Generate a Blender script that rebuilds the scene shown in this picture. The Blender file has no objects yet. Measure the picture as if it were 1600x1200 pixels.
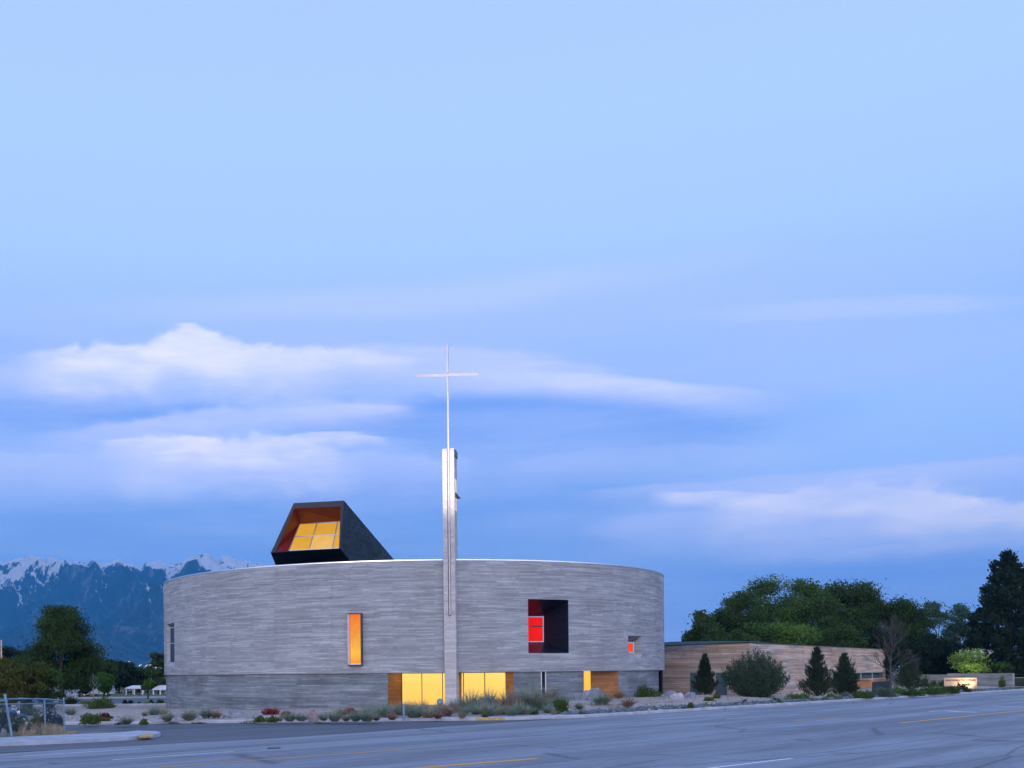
import bpy, math, random
import numpy as np
from math import radians, sin, cos, pi, atan2, sqrt

random.seed(7); rng = np.random.default_rng(7)
S = bpy.context.scene
COL = S.collection

# ------------------------------------------------------------------ camera
CAMZ, FPX, PX, HOR, ROLL = 2.5, 1700.0, 500.0, 1051.6, radians(0.57)
CR, SR = cos(ROLL), sin(ROLL)
cam = bpy.data.cameras.new('camera'); co = bpy.data.objects.new('camera', cam); COL.objects.link(co); S.camera = co
cam.sensor_width = 36; cam.lens = 36*FPX/1600
cam.shift_x = (800-PX)/1600; cam.shift_y = (HOR-600)/1600
cam.clip_end = 40000; cam.clip_start = 0.3
from mathutils import Matrix, Vector
co.matrix_world = Matrix(((CR, SR, 0, 0), (0, 0, -1, 0), (-SR, CR, 0, CAMZ), (0, 0, 0, 1)))

# ------------------------------------------------------------------ node helpers
def nmat(name):
    m = bpy.data.materials.new(name); m.use_nodes = True
    nt = m.node_tree; nt.nodes.clear()
    return m, nt
class NT:
    def __init__(s, nt): s.nt = nt
    def n(s, typ, **kw):
        nd = s.nt.nodes.new(typ)
        for k, v in kw.items():
            if k.startswith('i_'):
                key = k[2:]
                key = int(key) if key.isdigit() else key.replace('_', ' ')
                if hasattr(v, 'is_output'): s.nt.links.new(v, nd.inputs[key])
                else: nd.inputs[key].default_value = v
            else: setattr(nd, k, v)
        return nd
    def l(s, a, b): s.nt.links.new(a, b)
    def math(s, op, a, b=0.5, clamp=False):
        nd = s.n('ShaderNodeMath', operation=op, use_clamp=clamp)
        for i, v in enumerate((a, b)):
            if hasattr(v, 'is_output'): s.l(v, nd.inputs[i])
            else: nd.inputs[i].default_value = v
        return nd.outputs[0]
    def mix(s, f, a, b, mode='MIX'):
        nd = s.n('ShaderNodeMix', data_type='RGBA', blend_type=mode)
        for key, v in ((0, f), (6, a), (7, b)):
            if hasattr(v, 'is_output'): s.l(v, nd.inputs[key])
            else:
                if key and len(v) == 3: v = (*v, 1)
                nd.inputs[key].default_value = v
        return nd.outputs[2]
    def ramp(s, f, stops, interp='LINEAR'):
        nd = s.n('ShaderNodeValToRGB'); cr = nd.color_ramp; cr.interpolation = interp
        while len(cr.elements) < len(stops): cr.elements.new(0.5)
        for e, (p, c) in zip(cr.elements, stops):
            e.position = p; e.color = (c, c, c, 1) if not hasattr(c, '__len__') else (*c, 1)[:4]
        s.l(f, nd.inputs[0]); return nd.outputs[0]
    def noise(s, vec, scale, detail=4, rough=0.55, dist=0.0):
        nd = s.n('ShaderNodeTexNoise'); nd.inputs['Scale'].default_value = scale
        nd.inputs['Detail'].default_value = detail; nd.inputs['Roughness'].default_value = rough
        nd.inputs['Distortion'].default_value = dist
        if vec is not None: s.l(vec, nd.inputs['Vector'])
        return nd.outputs['Fac']
    def mapping(s, vec, loc=(0,0,0), rot=(0,0,0), scale=(1,1,1), typ='POINT'):
        nd = s.n('ShaderNodeMapping', vector_type=typ)
        nd.inputs['Location'].default_value = loc; nd.inputs['Rotation'].default_value = rot
        nd.inputs['Scale'].default_value = scale; s.l(vec, nd.inputs['Vector']); return nd.outputs[0]
    def out(s, bsdf, disp=None):
        o = s.n('ShaderNodeOutputMaterial'); s.l(bsdf, o.inputs['Surface'])
    def bsdf(s, col, rough=0.8, bump=None, bstr=0.3, bdist=0.02, metal=0.0, spec=0.4):
        b = s.n('ShaderNodeBsdfPrincipled')
        for k, v in (('Base Color', col), ('Roughness', rough), ('Metallic', metal), ('Specular IOR Level', spec)):
            if hasattr(v, 'is_output'): s.l(v, b.inputs[k])
            else: b.inputs[k].default_value = (*v, 1) if k == 'Base Color' and len(v) == 3 else v
        if bump is not None:
            bp = s.n('ShaderNodeBump'); bp.inputs['Strength'].default_value = bstr; bp.inputs['Distance'].default_value = bdist
            s.l(bump, bp.inputs['Height']); s.l(bp.outputs[0], b.inputs['Normal'])
        s.out(b.outputs[0]); return b

def lin(r, g, b):
    f = lambda c: (c/255/12.92) if c/255 <= 0.04045 else ((c/255+0.055)/1.055)**2.4
    return (f(r), f(g), f(b))

# ------------------------------------------------------------------ sky (world directions: azimuth / elevation in degrees)
W = bpy.data.worlds.new('World'); S.world = W; W.use_nodes = True
wt = W.node_tree; wt.nodes.clear(); w = NT(wt)
SUN_EL, SUN_AZ = 4.0, 200.0
def px_ae(x, y):
    X = (x-PX)*CR + SR*(HOR-y); Z = (HOR-y)*CR - SR*(x-PX)
    return math.degrees(atan2(X, FPX)), math.degrees(atan2(Z, sqrt(X*X+FPX*FPX)))
tc = w.n('ShaderNodeTexCoord'); gen = tc.outputs['Generated']
sep = w.n('ShaderNodeSeparateXYZ'); w.l(gen, sep.inputs[0])
az = w.math('MULTIPLY', w.math('ARCTAN2', sep.outputs[0], sep.outputs[1]), 180/pi)
el = w.math('MULTIPLY', w.math('ARCSINE', sep.outputs[2]), 180/pi)
cmb = w.n('ShaderNodeCombineXYZ'); w.l(az, cmb.inputs[0]); w.l(el, cmb.inputs[1])
ae = cmb.outputs[0]
# wind-smeared warp
st = w.mapping(ae, scale=(0.07, 0.26, 1))
wn = w.n('ShaderNodeTexNoise'); wn.inputs['Scale'].default_value = 1.0; wn.inputs['Detail'].default_value = 4.5; wn.inputs['Roughness'].default_value = 0.55; w.l(st, wn.inputs['Vector'])
wsub = w.n('ShaderNodeVectorMath', operation='SUBTRACT'); w.l(wn.outputs['Color'], wsub.inputs[0]); wsub.inputs[1].default_value = (0.5, 0.5, 0.5)
wmul = w.n('ShaderNodeVectorMath', operation='MULTIPLY'); w.l(wsub.outputs[0], wmul.inputs[0]); wmul.inputs[1].default_value = (3.6, 1.3, 0)
wadd = w.n('ShaderNodeVectorMath', operation='ADD'); w.l(ae, wadd.inputs[0]); w.l(wmul.outputs[0], wadd.inputs[1])
aew = wadd.outputs[0]
# puffier small warp for the cumulus tops
st2 = w.mapping(ae, scale=(0.33, 0.75, 1))
wn2 = w.n('ShaderNodeTexNoise'); wn2.inputs['Scale'].default_value = 1.0; wn2.inputs['Detail'].default_value = 5; wn2.inputs['Roughness'].default_value = 0.6; w.l(st2, wn2.inputs['Vector'])
ws2 = w.n('ShaderNodeVectorMath', operation='SUBTRACT'); w.l(wn2.outputs['Color'], ws2.inputs[0]); ws2.inputs[1].default_value = (0.5, 0.5, 0.5)
wm2 = w.n('ShaderNodeVectorMath', operation='MULTIPLY'); w.l(ws2.outputs[0], wm2.inputs[0]); wm2.inputs[1].default_value = (2.6, 1.7, 0)
wa2 = w.n('ShaderNodeVectorMath', operation='ADD'); w.l(aew, wa2.inputs[0]); w.l(wm2.outputs[0], wa2.inputs[1])
aep = wa2.outputs[0]
elf = w.math('DIVIDE', el, 40.0, clamp=True)
SKYB = [(0.0, lin(150,182,235)), (0.06, lin(144,177,235)), (0.14, lin(138,172,236)), (0.24, lin(140,174,238)), (0.34, lin(144,178,242)), (0.44, lin(158,189,247)), (0.52, lin(166,197,250)),
        (0.66, lin(169,199,250)), (0.85, lin(164,191,247)), (1.0, lin(156,184,243))]
sky = w.ramp(elf, SKYB)
er1 = w.math('SUBTRACT', w.noise(w.mapping(aew, scale=(0.10, 0.75, 1)), 1.0, 5, 0.55), 0.5)
er2 = w.math('SUBTRACT', w.noise(w.mapping(aep, scale=(0.30, 0.55, 1), loc=(3, 9, 0)), 1.0, 6, 0.6), 0.5)
pa_ = w.noise(w.mapping(aew, scale=(0.50, 0.80, 1), loc=(5, 2, 0)), 1.0, 6, 0.6); puff = w.math('SUBTRACT', pa_, 0.5)
cdet = w.ramp(w.noise(w.mapping(aew, scale=(0.35, 1.5, 1), loc=(1, 8, 0)), 1.0, 6, 0.62), [(0.30, 0.62), (0.60, 1.12)])
aew2 = w.n('ShaderNodeMix', data_type='VECTOR'); aew2.inputs[0].default_value = .5; w.l(ae, aew2.inputs[4]); w.l(aew, aew2.inputs[5]); aew2 = aew2.outputs[1]
# elements: x, y, half-width px, half-height px, tilt deg, strength, colour, warp
DK = lin(120,158,234); DK2 = lin(114,155,229); LV = lin(168,190,249); WH = lin(236,234,255); PK = lin(200,208,253); LB = lin(160,196,252)
EL = [
 (1500,640,600,190,0,0.75,LB,1),(1250,560,420,70,0,0.6,LV,1),
 (800,500,800,75,0,0.6,LV,1),(620,470,560,30,-2,0.35,PK,1),(1330,482,320,16,5,0.4,PK,1),
 (40,500,190,40,4,0.5,LV,1),(60,555,170,30,0,0.5,DK,1),
 (420,645,700,55,0,0.95,DK,1),(900,665,420,60,2,0.9,DK,1),(200,640,330,38,0,0.6,DK,1),
 (400,585,500,52,0,0.8,LV,2),(700,575,260,42,3,0.6,LV,1),
 (330,665,330,28,-5,0.6,LV,1),(400,735,330,56,0,0.8,LV,2),(90,730,260,50,0,0.5,LV,1),
 (700,770,420,60,0,0.55,DK,1),(600,830,700,50,0,0.6,DK2,1),(100,830,300,50,0,0.45,DK2,1),(850,700,260,50,0,0.35,LV,1),
 (1330,800,420,70,0,0.7,LV,2),(1150,855,300,24,0,0.6,LV,1),
 (1300,895,620,22,0,0.8,DK,1),(1350,745,300,12,0,0.4,PK,1),(900,820,200,30,0,0.35,LV,1),(1250,960,620,60,0,0.7,DK,1),(200,905,600,50,0,0.5,lin(98,150,236),1)]
for (x, y, hw, hh, tilt, stg, c, wp) in EL:
    a, e = px_ae(x, y); a1, _ = px_ae(x+hw, y); a0, _ = px_ae(x-hw, y); _, e1 = px_ae(x, y-hh); _, e0 = px_ae(x, y+hh)
    mp = w.mapping(aep if wp == 2 else aew, loc=(a, e, 0), rot=(0, 0, -radians(tilt)), scale=(max(.2,(a1-a0)/2*1.25), max(.15,(e1-e0)/2*1.35), 1), typ='TEXTURE')
    g = w.n('ShaderNodeTexGradient', gradient_type='SPHERICAL'); w.l(mp, g.inputs[0])
    ga = w.math('ADD', g.outputs[1], w.math('MULTIPLY', er2 if wp == 2 else er1, 0.42 if c in (WH, PK) or wp == 2 else 0.2))
    ga = w.math('MULTIPLY', ga, w.math('MULTIPLY', g.outputs[1], 8.0, clamp=True))
    f = w.n('ShaderNodeMapRange', interpolation_type='SMOOTHSTEP'); w.l(ga, f.inputs[0])
    f.inputs[1].default_value = 0.06; f.inputs[2].default_value = 0.42 if wp == 2 else (0.5 if c is WH else 0.75); f.inputs[4].default_value = stg
    sky = w.mix(f.outputs[0], sky, c)
# billowed clouds: crisp lit top, underside fading away. x, y, half-width, half-height, tilt, strength, colour, puff
BC = [(280,575,250,44,0,.85,WH,.75),(300,548,85,40,0,.80,WH,.6),(150,585,110,30,0,.45,WH,.8),(600,574,280,38,1,.75,PK,.35),(480,566,170,24,1,.5,WH,.5),(960,608,270,24,7.5,.85,WH,.10),(810,588,180,26,3,.6,PK,.2),
 (545,642,100,11,0,.55,WH,.5),(360,662,300,28,-5,.7,PK,.6),(250,692,100,17,-2,.75,WH,.8),(370,722,190,50,0,.75,WH,.8),(330,712,90,30,0,.5,WH,.9),(480,686,95,12,-3,.65,WH,.6),(566,688,42,8,0,.5,WH,.5),(130,735,220,34,0,.5,PK,.7),(560,735,200,34,0,.45,PK,.7),(60,600,140,30,0,.4,PK,.8),
 (300,530,52,22,0,.6,WH,1.1),(285,688,70,9,0,.6,WH,1.1),(450,690,80,7,-3,.5,WH,1.0),(1212,792,42,15,8,.75,WH,1.2),(1575,806,80,15,4,.75,WH,1.2),(1440,778,60,14,4,.5,WH,1.2),(1150,778,130,15,7,.8,WH,.6),(1205,797,62,24,6,.75,WH,.9),(1300,795,220,46,0,.75,WH,.9),(1120,822,220,30,2,.45,PK,.7),(1400,835,300,34,0,.6,PK,.6),(1250,750,380,16,0,.45,PK,.4),(1000,720,260,30,0,.3,PK,.5),(1420,790,120,26,3,.75,WH,.9),(1540,806,170,32,6,1.0,WH,.8),(1480,855,230,12,0,.6,PK,.5),(1330,760,330,12,0,.3,PK,.5)]
for (x, y, hw, hh, tilt, stg, c, pf) in BC:
    a, e = px_ae(x, y); a1, _ = px_ae(x+hw, y); a0, _ = px_ae(x-hw, y); _, e1 = px_ae(x, y-hh); _, e0 = px_ae(x, y+hh)
    q = w.n('ShaderNodeSeparateXYZ'); w.l(w.mapping(aew2, loc=(a, e, 0), rot=(0, 0, -radians(tilt)), scale=((a1-a0)/2*1.1, (e1-e0)/2, 1), typ='TEXTURE'), q.inputs[0])
    u2 = w.math('MULTIPLY', q.outputs[0], q.outputs[0])
    vt = w.math('ADD', w.math('ADD', q.outputs[1], w.math('MULTIPLY', u2, .75)), w.math('MULTIPLY', puff, pf*1.9))
    def sm(v, lo, hi, mx=1.0):
        m_ = w.n('ShaderNodeMapRange', interpolation_type='SMOOTHSTEP'); w.l(v, m_.inputs[0]); m_.inputs[1].default_value = lo; m_.inputs[2].default_value = hi; m_.inputs[4].default_value = mx; return m_.outputs[0]
    f = w.math('MULTIPLY', w.math('MULTIPLY', sm(vt, 1.05, .62, stg), sm(vt, -1.35, .55)), sm(u2, 1.0, .25 if pf > .15 else -.35))
    f = w.math('MULTIPLY', f, cdet)
    sky = w.mix(f, sky, c)
# fine wisps everywhere
fw = w.noise(w.mapping(ae, scale=(0.10, 0.9, 1)), 1.0, 5, 0.6)
elm = w.ramp(w.math('DIVIDE', el, 22.0, clamp=True), [(0, 0.5), (0.6, 1), (0.85, 0.25), (1, 0)])
fwm = w.math('MULTIPLY', w.math('MULTIPLY', w.ramp(fw, [(0.40, 0), (0.68, 1)]), elm), 0.5)
sky = w.mix(fwm, sky, LV)
# dusk glow on the western side, behind the photographer
glow = w.math('MULTIPLY', sep.outputs[1], -1.0)
gm = w.n('ShaderNodeMapRange', interpolation_type='SMOOTHSTEP'); w.l(glow, gm.inputs[0]); gm.inputs[1].default_value = -0.25; gm.inputs[2].default_value = 0.9
elg = w.ramp(w.math('DIVIDE', el, 60.0, clamp=True), [(0, 1), (0.35, 0.7), (1, 0.15)])
gg = w.math('MULTIPLY', gm.outputs[0], elg)
gcol = w.mix(gg, (0, 0, 0), (0.98, 0.82, 0.78))
sky2 = w.mix(1.0, sky, gcol, 'ADD')
nish = w.n('ShaderNodeTexSky', sky_type='NISHITA'); nish.sun_disc = False
nish.sun_elevation = radians(SUN_EL); nish.sun_rotation = radians(SUN_AZ)
nsc = w.mix(1.0, nish.outputs[0], (0.012, 0.012, 0.012), 'MULTIPLY')
sky3 = w.mix(1.0, sky2, nsc, 'ADD')
bg = w.n('ShaderNodeBackground'); w.l(sky3, bg.inputs[0]); bg.inputs[1].default_value = 1.25
wo = w.n('ShaderNodeOutputWorld'); w.l(bg.outputs[0], wo.inputs[0])
W.cycles.sampling_method = 'MANUAL'; W.cycles.sample_map_resolution = 512

sun = bpy.data.lights.new('sun', 'SUN'); sun.energy = 0.5; sun.angle = radians(25); sun.color = (1.0, 0.90, 0.84)
so = bpy.data.objects.new('sun', sun); COL.objects.link(so)
so.rotation_euler = Vector((-sin(radians(SUN_AZ)), -cos(radians(SUN_AZ)), -math.tan(radians(12)))).to_track_quat('-Z', 'Y').to_euler()
S.view_settings.view_transform = 'Standard'; S.view_settings.look = 'None'; S.view_settings.exposure = 0.0; S.view_settings.gamma = 1
S.view_settings.use_curve_mapping = False
try:
    S.cycles.volume_bounces = 0; S.cycles.volume_step_rate = 1; S.cycles.max_bounces = 5
except Exception: pass

# ------------------------------------------------------------------ pixel <-> world (photo pixels of the 1600x1200 picture)
def Zp(x, y): return (HOR-y)*CR - SR*(x-PX)
def Xp(x, y): return (x-PX)*CR + SR*(HOR-y)
def P(x, y, D): return (Xp(x, y)*D/FPX, D, CAMZ + Zp(x, y)*D/FPX)
def G(x, y, z=0.0):
    D = (z-CAMZ)*FPX/Zp(x, y); return P(x, y, D)
# ------------------------------------------------------------------ object helpers
def tag(o, label=None, cat=None, group=None, kind=None):
    if label: o['label'] = label
    if cat: o['category'] = cat
    if group: o['group'] = group
    if kind: o['kind'] = kind
    return o
def empty(name, loc, label, cat, group=None):
    o = bpy.data.objects.new(name, None); COL.objects.link(o); o.location = loc; o.empty_display_size = 0.3
    return tag(o, label, cat, group)
def autouv(verts, faces):
    uv = []
    for f in faces:
        a, b, c = (np.array(verts[f[i]]) for i in (0, 1, 2))
        n = np.cross(b-a, c-a); ln = np.linalg.norm(n); n = n/ln if ln > 0 else np.array((0, 0, 1.))
        if abs(n[2]) > 0.8:
            for i in f: uv += [verts[i][0], verts[i][1]]
        else:
            h = np.array((-n[1], n[0])); h = h/np.linalg.norm(h)
            for i in f: uv += [verts[i][0]*h[0]+verts[i][1]*h[1], verts[i][2]]
    return uv
def mk(name, verts, faces, mat, parent=None, uv=None, loc=None, smooth=False):
    verts = np.array(verts, float)
    if uv is None and len(faces) < 3000: uv = autouv(verts, faces)
    if parent is not None: off = np.array(_wloc(parent))
    elif loc is not None: off = np.array(loc, float)
    else:
        off = verts.mean(0); off[2] = verts[:, 2].min()
    me = bpy.data.meshes.new(name)
    me.from_pydata((verts-off).tolist(), [], [list(map(int, f)) for f in faces])
    if uv is not None:
        ul = me.uv_layers.new(name='UVMap'); ul.data.foreach_set('uv', np.array(uv, dtype=np.float32).ravel())
    if smooth: me.polygons.foreach_set('use_smooth', [True]*len(me.polygons))
    me.materials.append(mat); me.update()
    o = bpy.data.objects.new(name, me); COL.objects.link(o)
    if parent is not None: o.parent = parent
    else: o.location = off
    return o
def _wloc(o):
    v = Vector((0, 0, 0))
    while o is not None: v += o.location; o = o.parent
    return v
class MB:
    def __init__(s): s.v = []; s.f = []
    def add(s, v, f):
        n = len(s.v); s.v += [tuple(map(float, p)) for p in v]; s.f += [[i+n for i in q] for q in f]; return s
    def prism(s, plan, z0, z1):
        n = len(plan)
        v = [(p[0], p[1], z0) for p in plan] + [(p[0], p[1], z1) for p in plan]
        f = [[i, (i+1) % n, (i+1) % n+n, i+n] for i in range(n)] + [list(range(n))[::-1], list(range(n, 2*n))]
        return s.add(v, f)
    def box(s, c, d, rz=0):
        cx, cy, cz = c; hx, hy, hz = d[0]/2, d[1]/2, d[2]/2
        pl = [(cx+a*cos(rz)-b*sin(rz), cy+a*sin(rz)+b*cos(rz)) for a, b in ((-hx,-hy),(hx,-hy),(hx,hy),(-hx,hy))]
        return s.prism(pl, cz-hz, cz+hz)
    def hexa(s, q0, q1):
        return s.add(list(q0)+list(q1), [[3,2,1,0],[4,5,6,7]]+[[i,(i+1)%4,(i+1)%4+4,i+4] for i in range(4)])
    def bar(s, a, b, w, h=None):
        a, b = Vector(a), Vector(b); d = (b-a).normalized(); h = h or w
        up = Vector((0,0,1)) if abs(d.z) < 0.9 else Vector((0,1,0))
        x = d.cross(up).normalized()*w/2; y = d.cross(x).normalized()*h/2
        return s.hexa([a-x-y, a+x-y, a+x+y, a-x+y], [b-x-y, b+x-y, b+x+y, b-x+y])
    def tube(s, pts, rs, n=6):
        pts = [Vector(p) for p in pts]; base = len(s.v)
        for i, p in enumerate(pts):
            d = (pts[min(i+1, len(pts)-1)]-pts[max(i-1, 0)]).normalized()
            up = Vector((0,0,1)) if abs(d.z) < 0.9 else Vector((1,0,0))
            x = d.cross(up).normalized(); y = d.cross(x)
            for k in range(n):
                q = p + (x*cos(2*pi*k/n)+y*sin(2*pi*k/n))*rs[i]; s.v.append(tuple(q))
        for i in range(len(pts)-1):
            for k in range(n):
                a = base+i*n+k; b = base+i*n+(k+1) % n; s.f.append([a, b, b+n, a+n])
        s.f.append([base+k for k in range(n)][::-1]); s.f.append([base+(len(pts)-1)*n+k for k in range(n)])
        return s
    def build(s, name, mat, parent=None, **k): return mk(name, s.v, s.f, mat, parent, **k)
def quad(a, b, c, d): return MB().add([a, b, c, d], [[0, 1, 2, 3]])

# ------------------------------------------------------------------ materials
def m_plain(name, col, rough=0.7, metal=0.0, var=0.12, scale=3.0, spec=0.4, bs=0.0):
    m, nt = nmat(name); t = NT(nt); tcn = t.n('ShaderNodeTexCoord')
    nz = t.noise(tcn.outputs['Object'], scale, 5, 0.6)
    k = t.ramp(nz, [(0.3, 1-var), (0.7, 1+var)])
    c = t.mix(1.0, col, k, 'MULTIPLY')
    t.bsdf(c, rough, nz if bs else None, bs, metal=metal, spec=spec); return m
def m_boards(name, c1, c2, c3, bw=3.4, rh=0.15, mortar=0.006, mcol=None, blotch=0.25, rough=0.85, streak=0.35, bump=0.35, warm=None):
    m, nt = nmat(name); t = NT(nt); uv = t.n('ShaderNodeUVMap').outputs[0]
    def brick(w_, h_, off, ca, cb, sh, mo):
        b = t.n('ShaderNodeTexBrick'); b.offset = off; b.offset_frequency = 3; b.squash = 1.35; b.squash_frequency = 4
        for k, v in (('Scale', 1.0), ('Mortar Size', mo), ('Mortar Smooth', 0.3), ('Brick Width', w_), ('Row Height', h_), ('Bias', 0.0)): b.inputs[k].default_value = v
        b.inputs['Color1'].default_value = (*ca, 1); b.inputs['Color2'].default_value = (*cb, 1); b.inputs['Mortar'].default_value = (*(mcol or tuple(x*0.45 for x in c1)), 1)
        t.l(t.mapping(uv, loc=(sh, 0, 0)), b.inputs['Vector']); return b
    b1 = brick(bw, rh, 0.37, c1, c2, 0.0, mortar)
    b2 = brick(bw*0.61, rh, 0.21, (0.87,)*3, (1.13,)*3, 41.3, 0)
    c = t.mix(1.0, b1.outputs[0], b2.outputs[0], 'MULTIPLY')
    b3 = brick(bw*0.42, rh*0.5, 0.43, (0,)*3, (1,)*3, 17.7, 0)
    c = t.mix(t.ramp(b3.outputs[0], [(0.80, 0), (0.95, streak)]), c, c3)
    b4 = brick(bw*0.5, rh, 0.13, (0,)*3, (1,)*3, 5.9, 0)
    c = t.mix(t.ramp(b4.outputs[0], [(0.05, streak*.8), (0.2, 0)]), c, tuple(x*.6 for x in c1))
    # long bright streak rows
    s1 = t.noise(t.mapping(uv, scale=(0.22, 9.0, 1)), 1.0, 6, 0.65)
    c = t.mix(t.ramp(s1, [(0.52, 0), (0.75, streak*.6)]), c, c3)
    s2 = t.noise(t.mapping(uv, scale=(1.3, 26.0, 1)), 1.0, 5, 0.7)
    c = t.mix(1.0, c, t.ramp(s2, [(0.25, 0.74), (0.75, 1.26)]), 'MULTIPLY')
    bl = t.noise(uv, 0.33, 5, 0.6)
    c = t.mix(1.0, c, t.ramp(bl, [(0.3, 1-blotch), (0.7, 1+blotch)]), 'MULTIPLY')
    vs = t.noise(t.mapping(uv, scale=(1.6, 0.10, 1)), 1.0, 4, 0.6)      # faint drips
    c = t.mix(1.0, c, t.ramp(vs, [(0.30, 0.90), (0.42, 1.0)]), 'MULTIPLY')
    s4 = t.noise(t.mapping(uv, scale=(0.10, 3.3, 1), loc=(7, 3, 0)), 1.0, 3, 0.5)
    c = t.mix(1.0, c, t.ramp(s4, [(0.35, 0.95), (0.65, 1.05)]), 'MULTIPLY')
    if warm:
        wz = t.noise(t.mapping(uv, scale=(0.14, 0.5, 1), loc=(3.1, 1.7, 0)), 1.0, 3, 0.5)
        c = t.mix(t.ramp(wz, [(0.42, 0), (0.68, 0.7)]), c, t.mix(1.0, c, warm, 'MULTIPLY'))
    hh = t.math('ADD', t.math('MULTIPLY', s2, 0.5), t.math('MULTIPLY', b1.outputs['Fac'], -0.8))
    hh = t.math('ADD', hh, t.math('MULTIPLY', t.noise(uv, 14, 4, 0.7), 0.5))
    t.bsdf(c, rough, hh, bump, 0.03); return m
def m_emit(name, c0, c1, z0, z1, strength, noise=0.06, rough=0.2, mid=None):
    m, nt = nmat(name); t = NT(nt); g = t.n('ShaderNodeNewGeometry'); sp = t.n('ShaderNodeSeparateXYZ'); t.l(g.outputs['Position'], sp.inputs[0])
    f = t.n('ShaderNodeMapRange'); t.l(sp.outputs[2], f.inputs[0]); f.inputs[1].default_value = z0; f.inputs[2].default_value = z1
    st_ = [(0, c0)] + ([mid] if mid else []) + [(1, c1)]
    c = t.ramp(f.outputs[0], st_)
    nz = t.noise(t.mapping(g.outputs['Position'], scale=(1, 1, 0.4)), 1.6, 3, 0.5)
    c = t.mix(1.0, c, t.ramp(nz, [(0.3, 1-noise), (0.7, 1+noise)]), 'MULTIPLY')
    b = t.bsdf((0.01, 0.01, 0.01), rough, spec=0.08 if strength >= 1.0 and rough >= .2 else 0.4)
    t.l(c, b.inputs['Emission Color']); b.inputs['Emission Strength'].default_value = strength
    return m
def m_leaf(name, ca, cb, cc=None, scale=0.35, rough=0.75, trans=0.25):
    m, nt = nmat(name); t = NT(nt); g = t.n('ShaderNodeNewGeometry')
    nz = t.noise(g.outputs['Position'], scale, 4, 0.6)
    c = t.mix(t.ramp(nz, [(0.35, 0), (0.65, 1)]), ca, cb)
    nz2 = t.noise(g.outputs['Position'], 5.5, 2, 0.5)
    c = t.mix(1.0, c, t.ramp(nz2, [(0.3, 0.72), (0.7, 1.3)]), 'MULTIPLY')
    if cc: c = t.mix(t.ramp(t.noise(g.outputs['Position'], 1.3, 2, 0.5), [(0.55, 0), (0.72, 0.8)]), c, cc)
    d = t.n('ShaderNodeBsdfDiffuse'); t.l(c, d.inputs[0])
    tr = t.n('ShaderNodeBsdfTranslucent'); t.l(c, tr.inputs[0])
    mx = t.n('ShaderNodeMixShader'); mx.inputs[0].default_value = trans; t.l(d.outputs[0], mx.inputs[1]); t.l(tr.outputs[0], mx.inputs[2])
    t.out(mx.outputs[0]); return m

M = {}
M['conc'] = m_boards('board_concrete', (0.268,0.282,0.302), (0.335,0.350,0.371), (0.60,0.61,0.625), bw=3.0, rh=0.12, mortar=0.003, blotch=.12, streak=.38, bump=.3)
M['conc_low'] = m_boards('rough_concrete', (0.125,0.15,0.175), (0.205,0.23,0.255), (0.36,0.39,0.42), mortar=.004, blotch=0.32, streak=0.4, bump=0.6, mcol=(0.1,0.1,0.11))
M['conc_twr'] = m_boards('tower_concrete', (0.46,0.44,0.44), (0.52,0.50,0.495), (0.60,0.58,0.57), bw=1.3, rh=0.15, mortar=.003, blotch=0.08, streak=0.15, bump=0.1)
M['conc_wall'] = m_boards('yard_wall_concrete', (0.20,0.21,0.21), (0.30,0.31,0.30), (0.40,0.41,0.38), bw=2.4, rh=0.2, blotch=0.3, bump=0.5)
M['timber'] = m_boards('cedar_boards', (0.38,0.285,0.22), (0.58,0.48,0.41), (0.74,0.67,0.61), bw=5.2, rh=0.18, mortar=0.008, mcol=(0.10,0.07,0.055), blotch=0.1, streak=0.4, bump=0.25, warm=(1.2,0.92,0.68))
M['timber_glow'] = m_boards('glow_tinted_cedar', (0.50,0.20,0.08), (0.62,0.28,0.12), (0.7,0.36,0.18), bw=2.2, rh=0.13, mortar=0.008, mcol=(0.12,0.04,0.02), blotch=0.15, bump=0.2)  # cedar with the glow of warm lamplight put into its orange colour
M['wood_rev'] = m_boards('stained_wood', (0.26,0.09,0.03), (0.36,0.14,0.05), (0.42,0.18,0.07), bw=2.5, rh=0.14, mortar=0.005, mcol=(0.07,0.025,0.01), blotch=0.25, bump=0.15, rough=0.5)
M['wood_red'] = m_boards('red_wood_lining', (0.16,0.007,0.003), (0.21,0.010,0.004), (0.24,0.013,0.005), bw=2.5, rh=0.9, mortar=0.006, mcol=(0.05,0.01,0.005), blotch=0.2, streak=0.1, bump=0.05, rough=0.5)
M['slate'] = m_boards('slate_shingles', (0.012,0.028,0.045), (0.026,0.050,0.068), (0.03,0.05,0.065), bw=0.75, rh=0.42, mortar=0.02, mcol=(0.035,0.065,0.085), blotch=0.3, streak=0.2, bump=0.3, rough=0.85)
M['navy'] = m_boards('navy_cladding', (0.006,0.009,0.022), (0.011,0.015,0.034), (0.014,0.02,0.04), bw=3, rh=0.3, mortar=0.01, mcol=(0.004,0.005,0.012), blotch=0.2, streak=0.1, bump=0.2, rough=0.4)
M['frame'] = m_plain('pale_metal', (0.46,0.48,0.52), 0.35, 0.5)
M['alu'] = m_plain('bright_metal', (0.75,0.76,0.80), 0.25, 0.7)
M['coping'] = m_plain('bright_coping', (0.9,0.9,0.92), 0.32, 1.0, var=.05)
M['crossm'] = m_plain('cross_metal', (0.50,0.47,0.50), 0.4, 0.2)
M['white'] = m_plain('white_paint', (0.75,0.74,0.78), 0.5)
M['dark'] = m_plain('dark_metal', (0.03,0.035,0.045), 0.4, 0.2)
M['teal'] = m_plain('teal_metal_door', (0.10,0.16,0.18), 0.45, 0.2)
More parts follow.
